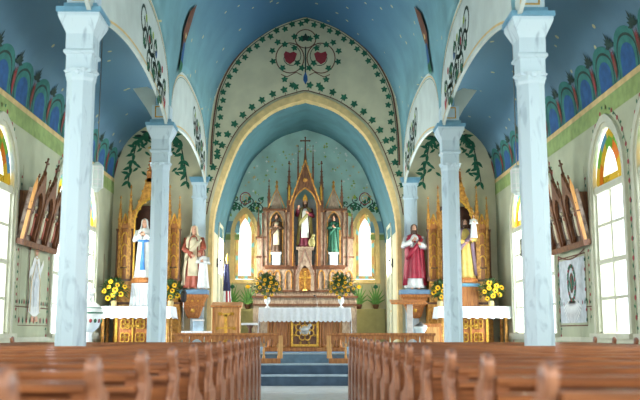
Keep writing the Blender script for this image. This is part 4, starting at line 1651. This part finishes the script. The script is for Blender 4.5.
top_side = 1.642
xa = P(114, 300, 21.6)[0]
bouquet('sunflowers in a cream pot at the left end of the left side altar', (xa, 21.6, top_side), .58, .50, 9, 1, 'pot', .07)
bouquet('sunflowers in a cream pot at the right end of the left side altar', (P(170, 300, 21.6)[0] + .02, 21.6, top_side), .42, .46, 6, 2, 'pot', .07)
bouquet('sunflowers in a cream pot at the left end of the right side altar', (P(440, 300, 21.6)[0], 21.6, top_side), .38, .46, 6, 3, 'pot', .07)
bouquet('sunflowers in a cream pot at the right end of the right side altar', (P(491, 300, 21.6)[0], 21.6, top_side), .54, .48, 9, 4, 'pot', .07)
# the two taller bouquets stand on the high altar front
zt_ = 1.573
bouquet('full sunflower bouquet in a white urn at the left end of the altar table', (P(267.5, 300, 20.4)[0], 20.35, zt_), .62, .52, 16, 5, 'urn', .042, 'sunflower urns on the altar table')
bouquet('full sunflower bouquet in a white urn at the right end of the altar table', (P(341, 300, 20.4)[0], 20.35, zt_), .62, .52, 16, 6, 'urn', .042, 'sunflower urns on the altar table')
# microphone
t = thing('microphone', 'thin black gooseneck microphone standing on the altar table', 'microphone', (P(317, 305, 20.2)[0], 20.1, zt_))
MB().lathe([(.05, 0), (.05, .015), (.01, .02)], n=12).build('base', M['metal'], t)
MB().tube([(0, 0, .015), (.0, 0, .18), (-.02, 0, .24), (-.05, -.02, .27)], .006, 6).build('gooseneck', M['metal'], t)
MB().ball((-.06, -.03, .275), .018, 8, sx=1.4).build('microphone_head', M['black'], t)

# lily plants stencilled on the apse wall
def lily(x, z, label, col):
    t = thing('painted_lily', label, 'wall painting', (x, 26.335, z), 0, 'lilies in pots along the apse wainscot')
    mb = MB()
    for k in range(9):
        a = (k - 4) * .3
        L = .56 - abs(k - 4) * .05
        pts = [(0, 0, .08), (math.sin(a) * L * .3, -.02 * (k % 3), .1 + math.cos(a) * L * .5), (math.sin(a) * L * .72, -.03 * (k % 3), .1 + math.cos(a) * L * .95)]
        mb.tube(pts, [.012, .024, .004], 5)
    mb.build('leaves', M['lilyleaf'], t)
    mb = MB()
    for k in range(5):
        a = (k - 2) * .5
        mb.tube([(0, -.03, .48), (math.sin(a) * .07, -.05, .48 + .09 * math.cos(a))], [.01, .02], 5)
    mb.build('bloom', M[col], t)
    mb = MB().lathe([(.05, 0), (.07, .04), (.09, .1), (.08, .11)], n=12)
    mb.build('pot', M['redwood'], t, smooth=True)
    for o in kids(t):
        pass
    return t


mb = MB()
for px, lb, cl in ((232, 'green lily in a red brown pot beside the flag, outer left', 'green_leaf'), (247.5, 'yellow flowering lily in a red brown pot under the left apse window', 'petal'),
                   (359, 'yellow flowering lily in a red brown pot under the right apse window', 'petal'), (376, 'green lily in a red brown pot at the right corner of the apse', 'green_leaf')):
    x, _ = P(px, 300, 26.3)
    o = lily(x, 0, lb, cl)
    o.name = 'potted_lily'
    o['category'] = 'potted plant'
    o.location = (x, 26.42, 1.70)
    o.scale = (1.15, 1, 1.25)

# flag
x, z = P(226, 300, 24.6)
t = thing('flag', 'furled American flag on a pole behind the lectern', 'flag', (x, 24.6, .6))
MB().lathe([(.16, 0), (.15, .04), (.03, .08)], n=14).build('base', M['gold'], t)
MB().tube([(0, 0, .05), (.02, 0, 3.0 - .6)], .016, 8).build('pole', M['oak'], t)
MB().lathe([(.02, 2.38), (.04, 2.43), (.03, 2.5), (.002, 2.6)], (.02, 0, 0), 8).build('finial', M['gold'], t)
mb = MB()
N = 40
rings = []
for k in range(13):
    f = k / 12
    zz = 2.3 - f * 1.5
    rr = .05 + .07 * f
    rings.append([(rr * (1 + .3 * math.sin(5 * a + f)) * math.cos(a) + .03 * f, .6 * rr * (1 + .3 * math.sin(5 * a + f)) * math.sin(a), zz) for a in [2 * PI * i / N for i in range(N)]])
for k in range(12):
    for i in range(N):
        m_ = 0 if k < 6 else (1 if (i // 4) % 2 else 2)
        mb.mat(m_).add([rings[k][i], rings[k][(i + 1) % N], rings[k + 1][(i + 1) % N], rings[k + 1][i]], [(0, 1, 2, 3)])
mb.build('flag_cloth', [M['flagblue'], M['flagred'], M['cloth']], t)

# sconces on the apse side walls
for sg, side in ((-1, 'left'), (1, 'right')):
    t = thing('wall_sconce', 'small black wall fitting on the %s side wall of the apse' % side, 'wall lamp', (sg * 2.42, 24.15, 2.9), 0, 'black fittings on the apse side walls')
    MB().box(min(0, -sg * .03), max(0, -sg * .03), -.04, .04, -.12, .12).build('back_plate', M['black'], t)
    MB().tube([(-sg * .02, 0, -.05), (-sg * .1, 0, -.06), (-sg * .1, 0, .04)], .015, 6).lathe([(.03, .04), (.035, .1)], (-sg * .1, 0, 0), 8).build('arm', M['black'], t)

# hanging lanterns
def lantern(px, py_top, py_bot, Y, label):
    x, zt = P(px, py_top, Y)
    _, zb_ = P(px, py_bot, Y)
    t = thing('hanging_lantern', label, 'lamp', (x, Y, zt), 0, 'white hanging lanterns')
    h = zt - zb_
    r = .105
    MB().lathe([(.03, -h), (r * .7, -h + .05), (r, -h + .07), (r, -.08), (r * .85, -.05), (.03, 0)], n=8, rot=PI / 8).build('lamp_glass', M['lampglass'], t)
    mb = MB()
    for k in range(8):
        a = k * PI / 4 + PI / 8
        mb.tube([(r * math.cos(a), r * math.sin(a), -h + .07), (r * math.cos(a), r * math.sin(a), -.08)], .008, 5)
    for z in (-.1, -.16, -h + .12, -h + .2):
        mb.lathe([(r * 1.03, z), (r * 1.06, z + .01), (r * 1.03, z + .02)], n=8, rot=PI / 8)
    mb.build('lamp_frame', M['white'], t)
    zc_ = aisle_sec(math.acos(max(-1, min(1, (abs(x) - 3.85) / 1.2))) / PI)[1] - zt
    MB().tube([(0, 0, 0), (0, 0, zc_ - .0)], .009, 6).build('chain', M['metal'], t)
    MB().lathe([(.06, zc_ - .04), (.06, zc_)], n=12).build('ceiling_rose', M['white'], t)


lantern(97.5, 162, 192, 15.2, 'white frosted hanging lantern beside the left front column')
lantern(516.5, 165, 196, 15.2, 'white frosted hanging lantern beside the right front column')

# ================================================================= SIDE WALLS
def stations(sg, label):
    """three carved gabled relief panels in one leaning frame"""
    Yc = 16.27
    t = thing('relief_shrine', label, 'wall relief', (sg * (XW - .02), Yc, 2.62), -sg * PI / 2, 'leaning relief triptychs on the side walls')
    # local x along wall, -y into the room; leaning: rotate about local x
    t.rotation_mode = 'XYZ'
    tilt = math.radians(12)
    def lean(mb):
        c, s_ = math.cos(tilt), math.sin(tilt)
        mb.v = [(x, y * c - z * s_, z * c + y * s_) for x, y, z in mb.v]
        return mb
    W3 = .66
    for k in range(3):
        cx = (k - 1) * W3
        mb = MB()
        n = 41
        inn = resample(door_shape(cx, .22, .12, .60, .32), n)
        out = resample([(cx - .32, 0), (cx - .32, .76), (cx, 1.30), (cx + .32, .76), (cx + .32, 0)], n)
        mb.strip(inn, out, -.14, -.08)
        for q in range(1, 5):
            for e in (-1, 1):
                mb.ball((cx + e * .32 * (1 - q / 5), -.11, .78 + .52 * q / 5), .03, 6)
        lean(mb).build('frame', M['walnut'], t)
        mb = MB().box(cx - .3, cx + .3, -.06, -.0, .04, .95)
        lean(mb).build('relief_panel', M['relief'], t)
        mb = MB()
        for q, (dx, hh, mm) in enumerate(((-.12, .46, 0), (.0, .58, 1), (.12, .44, 2))):
            mb.mat(mm)
            mb.lathe([(.055, 0), (.06, hh * .3), (.045, hh * .7), (.02, hh * .78)], (cx + dx, -.08, .14), 10, sy=.6)
            mb.ball((cx + dx, -.1, .14 + hh * .86), .035, 8)
        lean(mb).build('carved_figures', [M['s_brown'], M['s_cream'], M['s_rust']], t, smooth=True)
        mb = MB()
        mb.lathe([(.02, 1.26), (.03, 1.3), (.012, 1.34), (.012, 1.42)], (cx, -.1, 0), 6)
        cross(mb, cx, -.1, 1.3, .24, .15, .025)
        lean(mb).build('finial_cross', M['redwood'], t)
    for k in range(4):
        mb = MB()
        x = (k - 1.5) * W3
        pinnacle(mb, x, -.13, 0.0, 1.22, .075)
        lean(mb).build('pinnacle', M['walnut'], t)
    # pale outer edge board and plinth
    near = -1 if sg < 0 else 1
    for e in (-1, 1):
        mb = MB().prism([(-.15, 0), (-.09, 0), (-.09, 1.0), (-.12, 1.15), (-.15, 1.0)], e * 1.0, e * 1.03, 'x')
        lean(mb).build('edge_board', M['oak_light'], t)
    mb = MB().box(-1.04, 1.04, -.17, -.03, -.06, .04)
    lean(mb).build('plinth', M['walnut'], t)
    # wedge that carries the frame off the wall
    for xx in (-.8, .75):
        MB().prism([(-.01, 0), (.018, 0), (.018, .9), (-.22, .9)], xx, xx + .05, 'x').build('wall_support', M['walnut'], t)


stations(-1, 'dark carved triptych of gabled reliefs leaning from the left wall')
stations(1, 'dark carved triptych of gabled reliefs leaning from the right wall')

# left wall painting: white robed figure with a staff
def wall_figure():
    X = -XW
    t = thing('wall_painting', 'painted white robed figure holding a staff on the left wall', 'wall painting', (X, 16.6, 1.2), PI / 2)
    # local x along wall, -y into room
    d = Decal(lambda a, b, l: (a, -l - .002, b))
    d.poly([(-.36, .2), (-.3, .7), (-.28, 1.0), (-.16, 1.2), (.0, 1.25), (.16, 1.2), (.28, 1.0), (.3, .7), (.36, .2), (.1, .12), (-.1, .12)], 0, .012)
    d.line([(-.3, .2), (-.25, .8), (0, 1.15), (.25, .8), (.3, .2)], .04, 4, .018)
    for k in range(6):
        x = -.2 + .08 * k
        d.line([(x * .5, 1.1), (x, .6), (x * 1.3, .18)], .015, 5, .02)
    d.poly([(-.1, .3), (.1, .3), (.12, .7), (0, .95), (-.12, .7)], 5, .022)
    d.disc(0, 1.33, .09, 1, .014)
    d.line([(.15 * math.cos(a), 1.34 + .15 * math.sin(a)) for a in [2 * PI * i / 20 for i in range(20)]], .02, 4, .016, closed=True)
    d.poly([(-.28, .9), (-.42, .8), (-.45, .9), (-.3, 1.05)], 0, .014)
    d.poly([(.28, .9), (.44, 1.1), (.42, 1.2), (.26, 1.05)], 0, .014)
    d.poly([(-.2, .12), (-.05, .12), (-.05, .02), (-.22, .02)], 1, .014)
    d.poly([(.2, .12), (.05, .12), (.05, .02), (.22, .02)], 1, .014)
    d.build('robed_figure', [M['white'], M['skin'], M['vine'], M['red'], M['ochre'], M['niche'], M['green_leaf']], t)
    d = Decal(lambda a, b, l: (a, -l - .002, b))
    d.line([(-.45, .05), (-.45, 1.3)], .05, 0, .02)
    d.disc(-.45, 1.36, .06, 0, .02)
    d.build('staff', [M['vine']], t)
    d = Decal(lambda a, b, l: (a, -l - .001, b))
    d.line([(-.9, -.05), (.9, -.05), (.9, 1.4), (-.9, 1.4)], .015, 0, .006, closed=True)
    for k in range(9):
        d.leaf(-.85 + .21 * k, -.02, .13, .08, PI / 2, 1 if k % 2 else 2)
    d.build('painted_frame', [M['vine'], M['green_leaf'], M['red']], t)


wall_figure()


def wall_emblem():
    t = thing('wall_painting', 'painted emblem of a wreath over pale rays on the right wall', 'wall painting', (XW, 16.6, 1.1), -PI / 2)
    d = Decal(lambda a, b, l: (a, -l - .002, b))
    d.line([(-.85, .05), (.85, .05), (.85, 1.35), (-.85, 1.35)], .03, 1, .006, closed=True)
    d.poly([(-.8, .1), (.8, .1), (.8, 1.3), (-.8, 1.3)], 5, .004)
    for k in range(15):
        a = (k - 7) * .17
        d.line([(.05 * math.sin(a), .55), (.6 * math.sin(a), .55 - .45 * math.cos(a))], .045, 0, .012)
    for k in range(26):
        a = 2 * PI * k / 26
        d.leaf(.2 * math.cos(a), .85 + .3 * math.sin(a), .12, .07, a + 1.2, 2 if k % 3 else 3, .014 + .001 * (k % 3))
    d.disc(0, .85, .13, 1, .012, 14, 1.5)
    d.disc(0, .85, .09, 2, .016, 14, 1.5)
    for k in range(5):
        d.leaf(0, .7, .3, .07, PI / 2 + (k - 2) * .3, 3 if k == 2 else 2, .02)
    d.build('wreath', [M['white'], M['vine'], M['green_leaf'], M['red'], M['ochre'], M['niche']], t)
    d = Decal(lambda a, b, l: (a, -l - .002, b))
    for s_ in (-1, 1):
        for k in range(7):
            d.disc(s_ * .83, .15 + .18 * k, .035, 0 if k % 2 else 1, .012)
    d.line([(-.85 + 1.7 * i / 12, 1.42 - .12 * math.sin(PI * i / 12)) for i in range(13)], .03, 2, .01)
    d.build('painted_border', [M['red'], M['green_leaf'], M['vine']], t)


wall_emblem()

# speaker on the right wall
t = thing('loudspeaker', 'small black loudspeaker on the right wall beside the far window', 'loudspeaker', (XW - .02, 19.55, 2.9), 0)
MB().box(-.2, 0, -.11, .11, -.2, .2).build('cabinet', M['black'], t, bevel=.01)
MB().lathe([(.07, -.21), (.05, -.2)], (0, 0, 0), 14).build('cone', M['metal'], t).rotation_euler = (0, PI / 2, 0)
for o in kids(t):
    if o.name.startswith('cone'):
        o.rotation_euler = (0, PI / 2, 0)
        o.location = (-.0, 0, .0)

# hymn board at the left end of the aisle
x, z = P(93.5, 290, 22.2)
t = thing('number_board', 'brown wooden board with rows of dark cards left of the side altar', 'notice board', (x, 22.2, .6), 0)
h0, h1 = P(93, 291, 22.2)[1] - .6, P(93, 254, 22.2)[1] - .6
MB().box(-.2, .22, 0, .03, h0, h1).build('board', M['walnut'], t)
mb = MB()
for r_ in range(4):
    for c in range(3):
        mb.box(-.17 + c * .13, -.07 + c * .13, -.012, 0, h0 + .42 - .0 + (r_ - 1) * .12, h0 + .5 + (r_ - 1) * .12)
mb.build('card_row', M['black'], t)
MB().strip([(-.18, h0 + .03), (.2, h0 + .03), (.2, h1 - .03), (-.18, h1 - .03)], [(-.22, h0), (.24, h0), (.24, h1), (-.22, h1)], -.02, .03, closed=True).build('frame', M['redwood'], t)
MB().box(-.18, -.14, .0, .04, 0, h0).box(.16, .2, .0, .04, 0, h0).build('leg', M['walnut'], t)

# font with a dove cover
t = thing('baptismal_font', 'white font with painted green band and dove topped lid beside the left column', 'font', (-4.62, 19.05, .6))
t.scale = (.8, .8, 1.04)
MB().lathe([(.26, 0), (.24, .06), (.12, .12), (.10, .34), (.14, .42)], n=16).build('pedestal', M['white'], t, smooth=True)
MB().lathe([(.14, .42), (.26, .5), (.33, .62), (.35, .74), (.35, .78)], n=24).build('basin', M['white'], t, smooth=True)
mb = MB()
for k in range(16):
    a = 2 * PI * k / 16
    mb.mat(k % 2).ball((.325 * math.cos(a), .325 * math.sin(a), .64), .045, 6)
mb.build('painted_band', [M['green_leaf'], M['red']], t)
MB().lathe([(.37, .78), (.37, .82), (.33, .92), (.2, 1.0), (.06, 1.04), (.05, 1.08)], n=24).build('lid', M['s_white'], t, smooth=True)
MB().lathe([(.372, .785), (.375, .8), (.372, .815)], n=24).lathe([(.34, .89), (.345, .9), (.335, .91)], n=24).build('green_rim', M['green_leaf'], t)
MB().tube([(-.1, 0, 1.12), (0, 0, 1.13), (.1, 0, 1.2)], [.03, .07, .04], 10).ball((.12, 0, 1.25), .045, 8).prism([(-.04, 1.15), (.04, 1.15), (.0, 1.36), (-.12, 1.4)], -.08, -.05).prism([(-.04, 1.15), (.04, 1.15), (.0, 1.36), (-.12, 1.4)], .05, .08).build('dove', M['white'], t, smooth=True)

# processional staff between left side altar and bracket
x, z = P(178.5, 290, 21.6)
t = thing('processional_lantern', 'dark metal lantern on a pole beside the left bracket', 'lantern', (x + .07, 22.05, .6))
MB().lathe([(.12, 0), (.1, .03), (.015, .06)], n=10).tube([(0, 0, .05), (0, 0, 1.15)], .012, 6).build('pole', M['metal'], t)
MB().lathe([(.03, 1.15), (.07, 1.2), (.075, 1.38), (.04, 1.46), (.005, 1.52)], n=6).build('lantern_head', M['dark'], t)

# painted angels on the nave vault
for sg, side in ((-1, 'left'), (1, 'right')):
    yc = 16.9
    t = thing('vault_painting', 'painted winged angel with brown wings high on the %s slope of the nave ceiling' % side, 'wall painting', (0, 0, 0), 0)
    def vs(a, b, l, sg=sg):
        z = 6.55 + b
        x = np_x(z)
        return (sg * (x - .03 - l), 17.25 + a * 1.5, z)
    d = Decal(vs)
    d.poly([(-.05, .1), (-.16, .45), (-.1, .9), (.08, 1.15), (.18, .8), (.12, .4)], 0, .01)
    d.poly([(-.02, .4), (-.06, .7), (.02, .95), (.08, .7), (.06, .4)], 1, .016)
    d.disc(.02, .62, .09, 2, .022)
    for k in range(6):
        d.leaf(.02, .1, .6 - .05 * k, .08, -PI / 2 + (k - 2.5) * .12, 3, .012)
    d.poly([(-.08, -.1), (.1, -.1), (.07, .3), (-.05, .3)], 4, .014)
    d.build('winged_figure', [M['vine'], M['ochre'], M['skin'], M['green_leaf'], M['deepblue']], t)
